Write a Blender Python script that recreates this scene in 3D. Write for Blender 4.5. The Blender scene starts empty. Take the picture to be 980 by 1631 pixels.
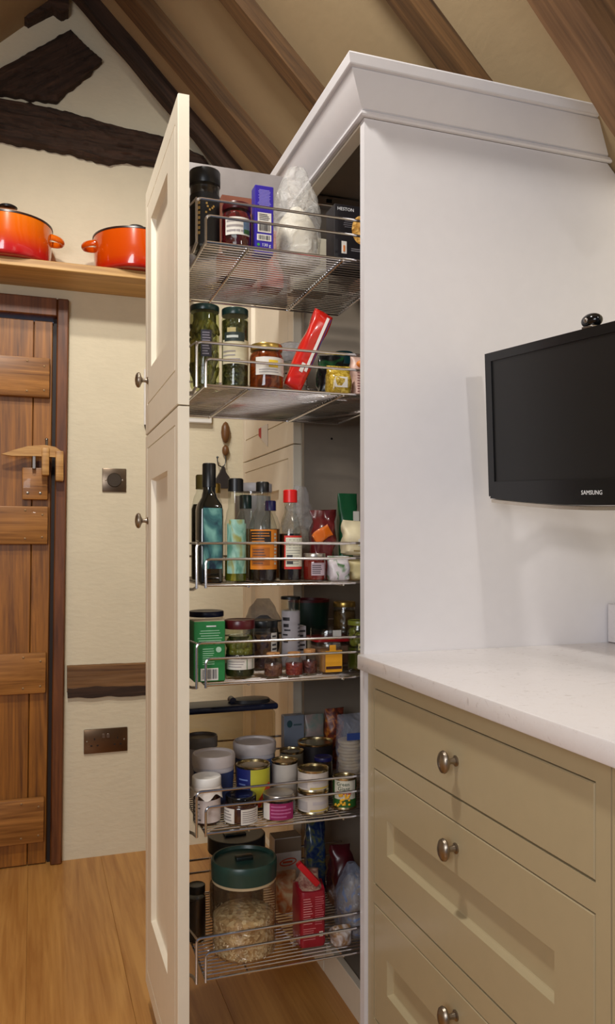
import bpy, bmesh, math, random
from mathutils import Vector, Matrix, noise
random.seed(7)
PI = math.pi
S = bpy.context.scene
COL = S.collection

# ------------------------------------------------------------ camera, world, lights, exposure
cam = bpy.data.objects.new('camera', bpy.data.cameras.new('camera'))
COL.objects.link(cam)
cam.location = (0, 0, 1.14)
cam.rotation_euler = (PI/2, 0, -math.radians(18.95))
cam.data.sensor_fit = 'AUTO'; cam.data.sensor_width = 36.0; cam.data.lens = 28.0
cam.data.shift_y = 0.031; cam.data.clip_start = 0.02
S.camera = cam
S.cycles.transparent_max_bounces = 32
S.view_settings.view_transform = 'Standard'; S.view_settings.look = 'None'
S.view_settings.gamma = 1.0; S.view_settings.use_curve_mapping = False
S.view_settings.exposure = -0.1
W = bpy.data.worlds.new('world'); S.world = W; W.use_nodes = True
W.node_tree.nodes['Background'].inputs['Color'].default_value = (0.54, 0.62, 0.85, 1)
W.node_tree.nodes['Background'].inputs['Strength'].default_value = 0.22

def lamp(name, kind, loc, target, power, color, size=0.05, spot=120, blend=0.6):
    l = bpy.data.lights.new(name, kind); l.energy = power; l.color = color
    if kind == 'AREA': l.size = size
    else: l.shadow_soft_size = size
    if kind == 'SPOT': l.spot_size = math.radians(spot); l.spot_blend = blend
    o = bpy.data.objects.new(name, l); COL.objects.link(o); o.location = loc
    o.rotation_euler = (Vector(target) - Vector(loc)).to_track_quat('-Z', 'Y').to_euler()
    return o
WARM = (1.0, 0.95, 0.86)
lamp('spot_lamp_panel', 'SPOT', (-0.08, 1.14, 2.84), (0.6, 1.6, 1.3), 90, (1.0, 0.96, 0.89), 0.08, 150)
lamp('spot_lamp_gable', 'SPOT', (-0.05, 1.85, 2.76), (0.10, 3.0, 0.9), 36, WARM, 0.03, 112, 1.0)
lamp('spot_lamp_right', 'SPOT', (0.95, 0.20, 2.15), (0.90, 1.5, 0.80), 14, (1.0, 0.95, 0.90), 0.03, 78, 0.9)
lamp('room_fill', 'AREA', (-1.05, -0.75, 1.65), (0.55, 1.4, 1.1), 35, (0.93, 0.96, 1.0), 1.0)  # broad fill added to lift the left-facing fronts, no fitting there

# ------------------------------------------------------------ materials
def lin(c): return tuple(((v/255)/12.92 if v/255 <= 0.04045 else ((v/255+0.055)/1.055)**2.4) for v in c) + (1,)
MATS = {}
def base(name):
    m = bpy.data.materials.new(name); m.use_nodes = True
    nt = m.node_tree; return m, nt, nt.nodes['Principled BSDF']
def N(nt, t, **kw):
    n = nt.nodes.new(t)
    for k, v in kw.items():
        if k in n.inputs: n.inputs[k].default_value = v
        else: setattr(n, k, v)
    return n
def ramp(nt, fac, stops):
    r = nt.nodes.new('ShaderNodeValToRGB'); e = r.color_ramp.elements
    e[0].position, e[0].color = stops[0]; e[1].position, e[1].color = stops[-1]
    for p, c in stops[1:-1]:
        x = e.new(p); x.color = c
    nt.links.new(fac, r.inputs['Fac']); return r.outputs['Color']
def bump(nt, p, h, strength=0.2, dist=0.002):
    b = N(nt, 'ShaderNodeBump', Strength=strength, Distance=dist)
    nt.links.new(h, b.inputs['Height']); nt.links.new(b.outputs['Normal'], p.inputs['Normal'])
def plain(c, rough=0.5, metal=0.0, var=0.06, scale=30, bmp=0.0, coat=0.0, trans=0.0, key=None):
    k = ('plain', c, rough, metal, var, scale, bmp, coat)
    if k in MATS: return MATS[k]
    m, nt, p = base('mat_%d' % len(MATS)); MATS[k] = m
    p.inputs['Roughness'].default_value = rough; p.inputs['Metallic'].default_value = metal
    p.inputs['Coat Weight'].default_value = coat
    tc = N(nt, 'ShaderNodeTexCoord'); n = N(nt, 'ShaderNodeTexNoise', Scale=scale, Detail=3.0)
    nt.links.new(tc.outputs['Object'], n.inputs['Vector'])
    a = lin(c); lo = tuple(v*(1-var) for v in a[:3])+(1,); hi = tuple(min(1, v*(1+var)) for v in a[:3])+(1,)
    nt.links.new(ramp(nt, n.outputs['Fac'], [(0.3, lo), (0.7, hi)]), p.inputs['Base Color'])
    if bmp: bump(nt, p, n.outputs['Fac'], bmp, 0.004)
    return m
def wood(c1, c2, axis='X', scale=1.0, rough=0.5, bmp=0.15, coat=0.0, knots=True):
    k = ('wood', c1, c2, axis, scale, rough)
    if k in MATS: return MATS[k]
    m, nt, p = base('wood_%d' % len(MATS)); MATS[k] = m
    p.inputs['Roughness'].default_value = rough; p.inputs['Coat Weight'].default_value = coat
    tc = N(nt, 'ShaderNodeTexCoord'); oi = N(nt, 'ShaderNodeObjectInfo')
    off = N(nt, 'ShaderNodeVectorMath', operation='ADD'); nt.links.new(tc.outputs['Object'], off.inputs[0])
    mu = N(nt, 'ShaderNodeMath', operation='MULTIPLY'); mu.inputs[1].default_value = 37.0
    nt.links.new(oi.outputs['Random'], mu.inputs[0]); nt.links.new(mu.outputs[0], off.inputs[1])
    mp = N(nt, 'ShaderNodeMapping'); s = [1.0*scale]*3; i = 'XYZ'.index(axis); s = [14*scale]*3; s[i] = 0.9*scale
    mp.inputs['Scale'].default_value = s; nt.links.new(off.outputs[0], mp.inputs['Vector'])
    n = N(nt, 'ShaderNodeTexNoise', Scale=2.2, Detail=6.0, Roughness=0.62, Distortion=0.7)
    nt.links.new(mp.outputs[0], n.inputs['Vector'])
    mp2 = N(nt, 'ShaderNodeMapping'); s2 = [70*scale]*3; s2[i] = 2.5*scale; mp2.inputs['Scale'].default_value = s2
    nt.links.new(off.outputs[0], mp2.inputs['Vector'])
    n2 = N(nt, 'ShaderNodeTexNoise', Scale=2.0, Detail=4.0); nt.links.new(mp2.outputs[0], n2.inputs['Vector'])
    mx = N(nt, 'ShaderNodeMath', operation='MULTIPLY_ADD'); mx.inputs[1].default_value = 0.35
    nt.links.new(n2.outputs['Fac'], mx.inputs[0])
    sc = N(nt, 'ShaderNodeMath', operation='MULTIPLY'); sc.inputs[1].default_value = 0.75
    nt.links.new(n.outputs['Fac'], sc.inputs[0]); nt.links.new(sc.outputs[0], mx.inputs[2])
    nt.links.new(ramp(nt, mx.outputs[0], [(0.36, lin(c1)), (0.68, lin(c2))]), p.inputs['Base Color'])
    bump(nt, p, mx.outputs[0], bmp, 0.003)
    return m
def plaster(c, rough=0.85, b=0.25):
    k = ('plaster', c)
    if k in MATS: return MATS[k]
    m, nt, p = base('plaster_%d' % len(MATS)); MATS[k] = m
    p.inputs['Roughness'].default_value = rough
    tc = N(nt, 'ShaderNodeTexCoord')
    n = N(nt, 'ShaderNodeTexNoise', Scale=9.0, Detail=6.0, Roughness=0.65); nt.links.new(tc.outputs['Object'], n.inputs['Vector'])
    a = lin(c)
    nt.links.new(ramp(nt, n.outputs['Fac'], [(0.3, tuple(v*0.94 for v in a[:3])+(1,)), (0.7, a)]), p.inputs['Base Color'])
    mp = N(nt, 'ShaderNodeMapping'); mp.inputs['Scale'].default_value = (14, 14, 34); mp.inputs['Rotation'].default_value = (0, 0.5, 0)
    nt.links.new(tc.outputs['Object'], mp.inputs['Vector'])
    n2 = N(nt, 'ShaderNodeTexNoise', Scale=2.0, Detail=4.0); nt.links.new(mp.outputs[0], n2.inputs['Vector'])
    bump(nt, p, n2.outputs['Fac'], b, 0.006)
    return m
def clear(tint, gloss=0.06, rough=0.03, key=''):
    """thin clear glass or film: mostly see-through, mirror-like towards grazing angles"""
    k = ('clear', tint, gloss, rough)
    if k in MATS: return MATS[k]
    m, nt, p = base('clear_%d' % len(MATS)); MATS[k] = m
    nt.nodes.remove(p); out = nt.nodes['Material Output']
    t = N(nt, 'ShaderNodeBsdfTransparent', Color=tint+(1,)); g = N(nt, 'ShaderNodeBsdfGlossy', Roughness=rough)
    fr = N(nt, 'ShaderNodeLayerWeight', Blend=0.5); mx = N(nt, 'ShaderNodeMixShader')
    pw = N(nt, 'ShaderNodeMath', operation='POWER'); pw.inputs[1].default_value = 4.0; nt.links.new(fr.outputs['Facing'], pw.inputs[0])
    sc = N(nt, 'ShaderNodeMath', operation='MULTIPLY'); sc.inputs[1].default_value = 0.55; nt.links.new(pw.outputs[0], sc.inputs[0])
    ad = N(nt, 'ShaderNodeMath', operation='ADD', use_clamp=True); ad.inputs[1].default_value = gloss
    nt.links.new(sc.outputs[0], ad.inputs[0]); nt.links.new(ad.outputs[0], mx.inputs[0])
    nt.links.new(t.outputs[0], mx.inputs[1]); nt.links.new(g.outputs[0], mx.inputs[2]); nt.links.new(mx.outputs[0], out.inputs['Surface'])
    return m
def film(tint, white=0.25, alpha=0.5):
    """crinkled plastic bag: partly see-through, partly milky and shiny"""
    k = ('film', tint, white, alpha)
    if k in MATS: return MATS[k]
    m, nt, p = base('film_%d' % len(MATS)); MATS[k] = m
    out = nt.nodes['Material Output']
    p.inputs['Base Color'].default_value = lin(tint); p.inputs['Roughness'].default_value = 0.12
    tc = N(nt, 'ShaderNodeTexCoord'); n = N(nt, 'ShaderNodeTexNoise', Scale=38.0, Detail=5.0, Distortion=1.2)
    nt.links.new(tc.outputs['Object'], n.inputs['Vector']); bump(nt, p, n.outputs['Fac'], 0.9, 0.01)
    t = N(nt, 'ShaderNodeBsdfTransparent', Color=(0.95, 0.95, 0.95, 1)); mx = N(nt, 'ShaderNodeMixShader')
    r = N(nt, 'ShaderNodeMapRange'); r.inputs['From Min'].default_value = 0.35; r.inputs['From Max'].default_value = 0.7
    r.inputs['To Min'].default_value = alpha; r.inputs['To Max'].default_value = max(0, alpha-white)
    nt.links.new(n.outputs['Fac'], r.inputs['Value']); nt.links.new(r.outputs[0], mx.inputs[0])
    nt.links.new(p.outputs[0], mx.inputs[1]); nt.links.new(t.outputs[0], mx.inputs[2]); nt.links.new(mx.outputs[0], out.inputs['Surface'])
    return m
def mottled(c1, c2, scale=60, rough=0.25, c3=None, coat=0.0):
    k = ('mot', c1, c2, scale, rough, c3)
    if k in MATS: return MATS[k]
    m, nt, p = base('mottled_%d' % len(MATS)); MATS[k] = m
    p.inputs['Roughness'].default_value = rough; p.inputs['Coat Weight'].default_value = coat
    tc = N(nt, 'ShaderNodeTexCoord'); v = N(nt, 'ShaderNodeTexVoronoi', Scale=scale)
    nt.links.new(tc.outputs['Object'], v.inputs['Vector'])
    st = [(0.15, lin(c1)), (0.8, lin(c2))]
    if c3: st.insert(1, (0.5, lin(c3)))
    nt.links.new(ramp(nt, v.outputs['Color'], st), p.inputs['Base Color'])
    bump(nt, p, v.outputs['Distance'], 0.5, 0.004)
    return m
def smear(c1, c2, scale=60, rough=0.25, c3=None, coat=0.0, stretch=(1, 1, 1)):
    k = ('smear', c1, c2, scale, rough, c3, stretch)
    if k in MATS: return MATS[k]
    m, nt, p = base('smear_%d' % len(MATS)); MATS[k] = m
    p.inputs['Roughness'].default_value = rough; p.inputs['Coat Weight'].default_value = coat
    tc = N(nt, 'ShaderNodeTexCoord'); mp = N(nt, 'ShaderNodeMapping'); mp.inputs['Scale'].default_value = stretch
    v = N(nt, 'ShaderNodeTexNoise', Scale=scale, Detail=3.0, Distortion=1.4)
    nt.links.new(tc.outputs['Object'], mp.inputs['Vector']); nt.links.new(mp.outputs[0], v.inputs['Vector'])
    st = [(0.36, lin(c1)), (0.64, lin(c2))]
    if c3: st.insert(1, (0.5, lin(c3)))
    nt.links.new(ramp(nt, v.outputs['Fac'], st), p.inputs['Base Color'])
    return m
def gradient(stops, z0, z1, rough=0.2, coat=0.6):
    m, nt, p = base('enamel_%d' % len(MATS)); MATS[('grad', len(MATS))] = m
    p.inputs['Roughness'].default_value = rough; p.inputs['Coat Weight'].default_value = coat
    tc = N(nt, 'ShaderNodeTexCoord'); sp = N(nt, 'ShaderNodeSeparateXYZ'); nt.links.new(tc.outputs['Object'], sp.inputs[0])
    r = N(nt, 'ShaderNodeMapRange'); r.inputs['From Min'].default_value = z0; r.inputs['From Max'].default_value = z1
    nt.links.new(sp.outputs['Z'], r.inputs['Value'])
    nt.links.new(ramp(nt, r.outputs[0], [(q, lin(c)) for q, c in stops]), p.inputs['Base Color'])
    return m

CREAM = plain((236, 226, 206), 0.42, var=0.015)          # painted doors of the tall unit
PANEL = plain((222, 219, 221), 0.40, var=0.012)
SAGE = plain((178, 162, 128), 0.42, var=0.015)           # drawer fronts
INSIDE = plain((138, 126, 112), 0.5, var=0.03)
CHROME = plain((205, 203, 205), 0.16, 1.0, var=0.02)
NICKEL = plain((158, 146, 132), 0.36, 1.0, var=0.10, scale=80)
STEEL = plain((150, 142, 135), 0.32, 1.0, var=0.05)
BLACK = plain((16, 16, 17), 0.35, var=0.1)
GLOSSBLACK = plain((10, 10, 12), 0.12, var=0.05)
GREEN_LID = plain((22, 48, 44), 0.3, var=0.1)
WHITE = plain((232, 228, 222), 0.5, var=0.03)
INK = plain((60, 58, 62), 0.6)
WINK = plain((225, 225, 225), 0.6)
GLASS = clear((0.93, 0.95, 0.93))
CLEARP = clear((0.94, 0.93, 0.91), 0.09, 0.1)
OLDWOOD = wood((20, 13, 9), (70, 48, 34), 'X', 1.1, 0.85, 1.0)
RAFTER = wood((44, 28, 13), (106, 75, 43), 'X', 0.9, 0.65, 0.35)
DOORW = wood((84, 45, 9), (172, 110, 38), 'Z', 0.9, 0.42, 0.15, 0.2)
BATTEN = wood((104, 60, 20), (184, 126, 64), 'X', 1.0, 0.42, 0.15, 0.2)
FRAMEW = wood((64, 30, 12), (128, 74, 34), 'Z', 0.9, 0.45, 0.15, 0.2)
LATCHW = wood((150, 98, 44), (206, 158, 92), 'X', 1.4, 0.45, 0.1)
OAK = wood((160, 104, 46), (200, 146, 78), 'Y', 0.7, 0.34, 0.06, 0.15)
SHELFW = wood((160, 114, 56), (216, 172, 104), 'X', 0.8, 0.5, 0.1)

# ------------------------------------------------------------ geometry helpers
class B:
    """a mesh being put together"""
    def __init__(s): s.m = bmesh.new()
    def box(s, x0, x1, y0, y1, z0, z1, bev=0.0, seg=2):
        vs = [s.m.verts.new((x, y, z)) for x in (x0, x1) for y in (y0, y1) for z in (z0, z1)]
        fs = [s.m.faces.new([vs[i] for i in q]) for q in ((0,1,3,2),(4,6,7,5),(0,4,5,1),(2,3,7,6),(0,2,6,4),(1,5,7,3))]
        if bev:
            es = list({e for f in fs for e in f.edges})
            bmesh.ops.bevel(s.m, geom=es, offset=bev, segments=seg, affect='EDGES', profile=0.5)
        return s
    def loft(s, rings, seg=28, cap=True):
        """rings: (z, rx, ry, squareness, ox, oy); squareness 2 = ellipse, larger = boxier"""
        loops = []
        for R in rings:
            z, rx = R[0], R[1]; ry = R[2] if len(R) > 2 else rx; sq = R[3] if len(R) > 3 else 2.0
            ox = R[4] if len(R) > 4 else 0; oy = R[5] if len(R) > 5 else 0
            L = []
            for i in range(seg):
                a = 2*PI*i/seg; c, sn = math.cos(a), math.sin(a)
                e = 2.0/sq
                L.append(s.m.verts.new((ox + rx*math.copysign(abs(c)**e, c), oy + ry*math.copysign(abs(sn)**e, sn), z)))
            loops.append(L)
        for a, b in zip(loops, loops[1:]):
            for i in range(seg):
                j = (i+1) % seg; s.m.faces.new((a[i], a[j], b[j], b[i]))
        if cap:
            s.m.faces.new(loops[0][::-1]); s.m.faces.new(loops[-1])
        return s
    def tube(s, pts, r, seg=8, r1=None):
        pts = [Vector(p) for p in pts]; loops = []; up = None
        for i, p in enumerate(pts):
            d = (pts[min(i+1, len(pts)-1)] - pts[max(i-1, 0)]).normalized()
            if up is None: up = Vector((0, 0, 1)) if abs(d.z) < 0.9 else Vector((1, 0, 0))
            u = d.cross(up).normalized(); v = u.cross(d).normalized(); up = v
            rr = r if r1 is None else r + (r1-r)*i/(len(pts)-1)
            loops.append([s.m.verts.new(p + rr*(math.cos(2*PI*k/seg)*u + math.sin(2*PI*k/seg)*v)) for k in range(seg)])
        for a, b in zip(loops, loops[1:]):
            for k in range(seg):
                j = (k+1) % seg; s.m.faces.new((a[k], a[j], b[j], b[k]))
        s.m.faces.new(loops[0][::-1]); s.m.faces.new(loops[-1]); return s
    def prism(s, poly, axis, a, b):
        """poly in the two other axes, extruded along axis from a to b"""
        def P(q, t): return {'X': (t, q[0], q[1]), 'Y': (q[0], t, q[1]), 'Z': (q[0], q[1], t)}[axis]
        A = [s.m.verts.new(P(q, a)) for q in poly]; C = [s.m.verts.new(P(q, b)) for q in poly]; n = len(poly)
        s.m.faces.new(A); s.m.faces.new(C[::-1])
        for i in range(n): s.m.faces.new((A[i], C[i], C[(i+1) % n], A[(i+1) % n]))
        return s
    def sphere(s, c, rx, ry=None, rz=None, sub=2, rot=None):
        M = Matrix.Translation(c)
        if rot: M = M @ rot
        M = M @ Matrix.Diagonal((rx, ry or rx, rz or rx, 1))
        bmesh.ops.create_icosphere(s.m, subdivisions=sub, radius=1, matrix=M); return s
    def patch(s, r, a0, a1, z0, z1, seg=10, ry=None):
        """curved label on a cylinder; angles in degrees from the -Y side towards +X"""
        n = max(2, seg); L = []
        for i in range(n+1):
            a = math.radians(a0 + (a1-a0)*i/n)
            x, y = math.sin(a)*r, -math.cos(a)*(ry or r)
            L.append((s.m.verts.new((x, y, z0)), s.m.verts.new((x, y, z1))))
        for a, b in zip(L, L[1:]): s.m.faces.new((a[0], b[0], b[1], a[1]))
        return s
    def quad(s, pts): s.m.faces.new([s.m.verts.new(p) for p in pts]); return s
    def subdiv(s, n=1):
        bmesh.ops.subdivide_edges(s.m, edges=s.m.edges[:], cuts=n, use_grid_fill=True); return s
    def crumple(s, amp, freq, seed=0, zlo=None):
        for v in s.m.verts:
            if zlo is not None and v.co.z < zlo: continue
            q = v.co*freq + Vector((seed*3.1, seed*1.7, seed*2.3))
            v.co += amp*Vector((noise.noise(q), noise.noise(q+Vector((9, 0, 0))), 0.5*noise.noise(q+Vector((0, 9, 0)))))
        return s
    def xform(s, M): bmesh.ops.transform(s.m, matrix=M, verts=s.m.verts[:]); return s
    def out(s, name, mat, parent=None, loc=None, smooth=40, stuff=False):
        bmesh.ops.remove_doubles(s.m, verts=s.m.verts[:], dist=1e-6)
        bmesh.ops.recalc_face_normals(s.m, faces=s.m.faces[:])
        me = bpy.data.meshes.new(name); s.m.to_mesh(me); s.m.free()
        if smooth:
            me.shade_smooth(); me.set_sharp_from_angle(angle=math.radians(smooth))
        me.materials.append(mat)
        o = bpy.data.objects.new(name, me); COL.objects.link(o)
        if parent: o.parent = parent
        if loc: o.location = loc
        if stuff: o['kind'] = 'stuff'
        return o
def tag(o, label=None, cat=None, group=None, kind=None):
    if label: o['label'] = label
    if cat: o['category'] = cat
    if group: o['group'] = group
    if kind: o['kind'] = kind
    return o
def thing(name, label, cat, loc=(0, 0, 0), rz=0, group=None, kind=None):
    o = bpy.data.objects.new(name, None); COL.objects.link(o); o.empty_display_size = 0.03
    o.location = loc; o.rotation_euler = (0, 0, rz)
    return tag(o, label, cat, group, kind)
def text(parent, name, string, size, loc, rot, mat, align='CENTER', squash=1.0, extr=0.0002):
    c = bpy.data.curves.new(name, 'FONT'); c.body = string; c.size = size; c.extrude = extr
    c.align_x = align; c.align_y = 'CENTER'; c.resolution_u = 2
    t = bpy.data.objects.new(name, c); COL.objects.link(t)
    dg = bpy.context.evaluated_depsgraph_get()
    me = bpy.data.meshes.new_from_object(t.evaluated_get(dg)); bpy.data.objects.remove(t)
    me.materials.clear(); me.materials.append(mat)
    o = bpy.data.objects.new(name, me); COL.objects.link(o); o.parent = parent
    o.location = loc; o.rotation_euler = rot; o.scale = (squash, 1, 1)
    return o
FRONT = (PI/2, 0, 0)
def wrap_text(parent, name, string, size, r, adeg, z, mat):
    """lettering bent round a cylinder of radius r"""
    o = text(parent, name, string, size, (0, 0, 0), (0, 0, 0), mat)
    for v in o.data.vertices:
        a = math.radians(adeg) + v.co.x/r; h = v.co.y; k = r + v.co.z
        v.co = (math.sin(a)*k, -math.cos(a)*k, z + h)
    return o
def lines_curved(parent, r, a0, a1, z0, z1, n, mat, fill=0.45):
    b = B()
    for i in range(n):
        z = z1 - (i+0.5)*(z1-z0)/n; h = (z1-z0)/n*fill/2; e = a0 + (a1-a0)*random.uniform(0.65, 1.0)
        b.patch(r, a0, e, z-h, z+h, 5)
    return b.out('print', mat, parent, smooth=0)
def lines_flat(parent, y, x0, x1, z0, z1, n, mat, fill=0.45, centred=False, name='print'):
    b = B()
    for i in range(n):
        z = z1 - (i+0.5)*(z1-z0)/n; h = (z1-z0)/n*fill/2; k = random.uniform(0.7, 1.0)
        a, e = (x0, x0+(x1-x0)*k) if not centred else ((x0+x1)/2-(x1-x0)*k/2, (x0+x1)/2+(x1-x0)*k/2)
        b.quad([(a, y, z-h), (e, y, z-h), (e, y, z+h), (a, y, z+h)])
    return b.out(name, mat, parent, smooth=0)
def barcode(parent, y, x0, x1, z0, z1):
    b = B(); x = x0
    while x < x1:
        w = random.choice((0.0004, 0.0008, 0.0012)); b.quad([(x, y, z0), (x+w, y, z0), (x+w, y, z1), (x, y, z1)]); x += w + random.choice((0.0005, 0.001))
    return b.out('barcode', INK, parent, smooth=0)

# ------------------------------------------------------------ the setting
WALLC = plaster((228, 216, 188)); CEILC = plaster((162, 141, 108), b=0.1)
YW = 2.995; LEAN = 0.0125
fl = B().box(-1.7, 1.3, -1.2, 3.1, -0.06, -0.021).out('floor', OAK, smooth=0); tag(fl, 'wide pale oak boards underfoot', kind='structure')
PLK = None; x = -1.7; k = 0
for w in (0.26, 0.22, 0.25, 0.24, 0.22, 0.26, 0.23, 0.25, 0.22, 0.24, 0.26, 0.25):
    y0, y1 = -1.2, 3.05
    B().box(x+0.0002, x+w-0.0002, y0, y1, -0.021, 0.0, 0.0007, 1).out('plank', OAK, fl, smooth=0)
    x += w
wb = B().prism([(-1.75, -0.05), (-0.735, -0.05), (-0.735+LEAN*1.98, 1.985), (0.072+LEAN*1.98, 1.985), (0.072, -0.05), (1.3, -0.05), (1.3, 1.96),
                (0.12, 3.14), (-1.75, 1.37)], 'Y', YW, YW+0.12).out('wall_back', WALLC, smooth=0)
tag(wb, 'cream plastered gable wall with old timbers let into it', kind='structure')
tag(B().box(1.265, 1.33, -1.2, 3.1, -0.05, 2.0).out('wall_right', WALLC, smooth=0), kind='structure')
tag(B().box(-1.8, -1.7, -1.2, 3.1, -0.05, 1.45).out('wall_left', WALLC, smooth=0), kind='structure')
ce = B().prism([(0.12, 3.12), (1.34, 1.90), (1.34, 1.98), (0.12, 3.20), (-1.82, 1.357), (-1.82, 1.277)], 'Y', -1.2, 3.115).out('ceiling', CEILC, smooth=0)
tag(ce, 'vaulted plaster ceiling between the rafters', kind='structure')

def rough_timber(name, poly_top, poly_bot, y0, y1, mat, seed, label, amp=0.006, ang=0.0):
    """a hand-hewn timber let into the gable wall: outline given by its top and bottom edges"""
    def fill(p, n=18):
        o = []
        for (a, b), (c, d) in zip(p, p[1:]):
            for i in range(n): o.append((a+(c-a)*i/n, b+(d-b)*i/n))
        return o + [p[-1]]
    T, Bt = fill(poly_top), fill(poly_bot); n = min(len(T), len(Bt))
    T = [T[int(i*(len(T)-1)/(n-1))] for i in range(n)]; Bt = [Bt[int(i*(len(Bt)-1)/(n-1))] for i in range(n)]
    b = B(); m = 21; G = []
    cx = sum(p[0] for p in T)/n; cz = sum(p[1] for p in T)/n
    ca, sa = math.cos(ang), math.sin(ang)
    turn = lambda p: (cx + (p[0]-cx)*ca + (p[1]-cz)*sa, cz - (p[0]-cx)*sa + (p[1]-cz)*ca)
    T = [turn(p) for p in T]; Bt = [turn(p) for p in Bt]
    for i in range(n):
        col = []
        for j in range(m):
            t = j/(m-1); xx = T[i][0]*(1-t)+Bt[i][0]*t; zz = T[i][1]*(1-t)+Bt[i][1]*t
            e = 0.0 if 0 < j < m-1 else 1.0
            nz = noise.noise(Vector((xx*10+seed, zz*70, seed))) + 0.6*noise.noise(Vector((xx*30+seed, zz*160, seed)))
            nf = noise.noise(Vector((xx*45+seed, zz*20, seed+5)))
            col.append(b.m.verts.new((xx-cx, y0 + (0.012 if e else 0) + amp*nz, zz-cz + e*amp*0.8*(nf+nz))))
        G.append(col)
    for i in range(n-1):
        for j in range(m-1): b.m.faces.new((G[i][j], G[i+1][j], G[i+1][j+1], G[i][j+1]))
    rim = [G[i][0] for i in range(n)] + [G[n-1][j] for j in range(1, m)] + [G[i][m-1] for i in range(n-2, -1, -1)] + [G[0][j] for j in range(m-2, 0, -1)]
    bk = [b.m.verts.new((v.co.x, y1, v.co.z)) for v in rim]
    for i in range(len(rim)):
        j = (i+1) % len(rim); b.m.faces.new((rim[i], rim[j], bk[j], bk[i]))
    b.m.faces.new(bk)
    o = b.out(name, mat, None, (cx, 0, cz), 30); o.rotation_euler = (0, -ang, 0)
    return tag(o, label, 'beam')
rough_timber('tie_beam', [(-0.9, 2.70), (-0.1133, 2.6928), (0.0112, 2.6909), (0.1393, 2.6823), (0.2712, 2.6642), (0.4581, 2.652), (0.60, 2.60)],
             [(-0.9, 2.54), (-0.1133, 2.5504), (0.0112, 2.5421), (0.1393, 2.5402), (0.2379, 2.5263), (0.4303, 2.5446), (0.645, 2.5435)],
             YW-0.035, YW+0.02, OLDWOOD, 3, 'long dark hand-hewn tie beam running level across the gable wall', 0.010)
rough_timber('gable_brace', [(-0.38, 2.60), (-0.1133, 2.7913), (0.0112, 2.8954), (0.1241, 2.985), (0.1719, 2.9415), (0.2335, 2.8925)],
             [(-0.30, 2.58), (-0.20, 2.715), (-0.1133, 2.7081), (0.03, 2.712), (0.0748, 2.7202), (0.161, 2.8036), (0.232, 2.888)],
             YW-0.03, YW+0.02, OLDWOOD, 8, 'short dark blackened timber slanting up towards the gable peak', 0.007, 0.62)
rough_timber('gable_rafter', [(-0.10, 3.00), (0.02, 3.10), (0.118, 3.10)], [(-0.02, 2.97), (0.064, 3.031), (0.092, 3.017), (0.116, 3.031)],
             YW-0.05, YW+0.02, OLDWOOD, 12, 'dark timber end cut off at the very top of the gable', 0.004)
rough_timber('wall_timber', [(0.1112, 0.702), (0.398, 0.700), (0.47, 0.70)], [(0.1112, 0.606), (0.25, 0.592), (0.398, 0.578), (0.47, 0.578)],
             YW-0.012, YW+0.02, wood((84, 54, 30), (134, 96, 58), 'X', 1.0, 0.7, 0.4), 21, 'short brown timber let into the wall above the double socket', 0.002)
wt_ = bpy.data.objects['wall_timber']
b = B().box(0.1135, 0.465, YW-0.014, YW+0.01, 0.581, 0.618)
bmesh.ops.subdivide_edges(b.m, edges=[e for e in b.m.edges if abs(e.verts[0].co.x-e.verts[1].co.x) > 0.2], cuts=40)
for v in b.m.verts: v.co.z += 0.006*noise.noise(Vector((v.co.x*22, v.co.z*30, 2))) + 0.02*(0.29-v.co.x)*(0.6 if v.co.z > 0.6 else 1.0)
lo_ = b.xform(Matrix.Translation((-wt_.location.x, 0, -wt_.location.z))).out('lower_edge', OLDWOOD, wt_, smooth=30)  # separate dark strip along the timber's bottom edge
def rafter(name, yc, wy, depth, mat, label, n=40, amp=0.003, seed=0, end=0.70, steep=0.0):
    L0, L1 = -0.62, end
    b = B().box(L0, L1, -wy/2, wy/2, -depth, 0.012)
    bmesh.ops.subdivide_edges(b.m, edges=[e for e in b.m.edges if abs(e.verts[0].co.x-e.verts[1].co.x) > 0.5], cuts=n)
    for v in b.m.verts:
        q = Vector((v.co.x*7+seed, v.co.y*30, v.co.z*30+seed)); v.co.y += amp*noise.noise(q); v.co.z += amp*noise.noise(q+Vector((5, 5, 5)))
    o = b.out(name, mat, None, (0.55, yc, 2.69), 30); o.rotation_euler = (0, PI/4 + steep, 0)
    return tag(o, label, 'rafter', 'roof rafters')
rafter('rafter', 2.872, 0.062, 0.05, OLDWOOD, 'thin dark rafter hard against the gable wall', amp=0.006, seed=1)
rafter('rafter', 2.619, 0.104, 0.05, RAFTER, 'broad brown rafter ending just left of the cornice, second from the gable', seed=2)
rafter('rafter', 2.179, 0.058, 0.05, RAFTER, 'brown rafter running down behind the front corner of the cornice', seed=3)
rafter('rafter', 1.655, 0.064, 0.05, RAFTER, 'brown rafter meeting the middle of the cornice side', seed=4)
rafter('rafter', 1.216, 0.094, 0.136, wood((56, 36, 20), (130, 96, 64), 'X', 0.7, 0.7, 0.5), 'deep rough rafter in the top right corner, nearest of all', amp=0.006, seed=5, end=0.99, steep=0.045)

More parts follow.
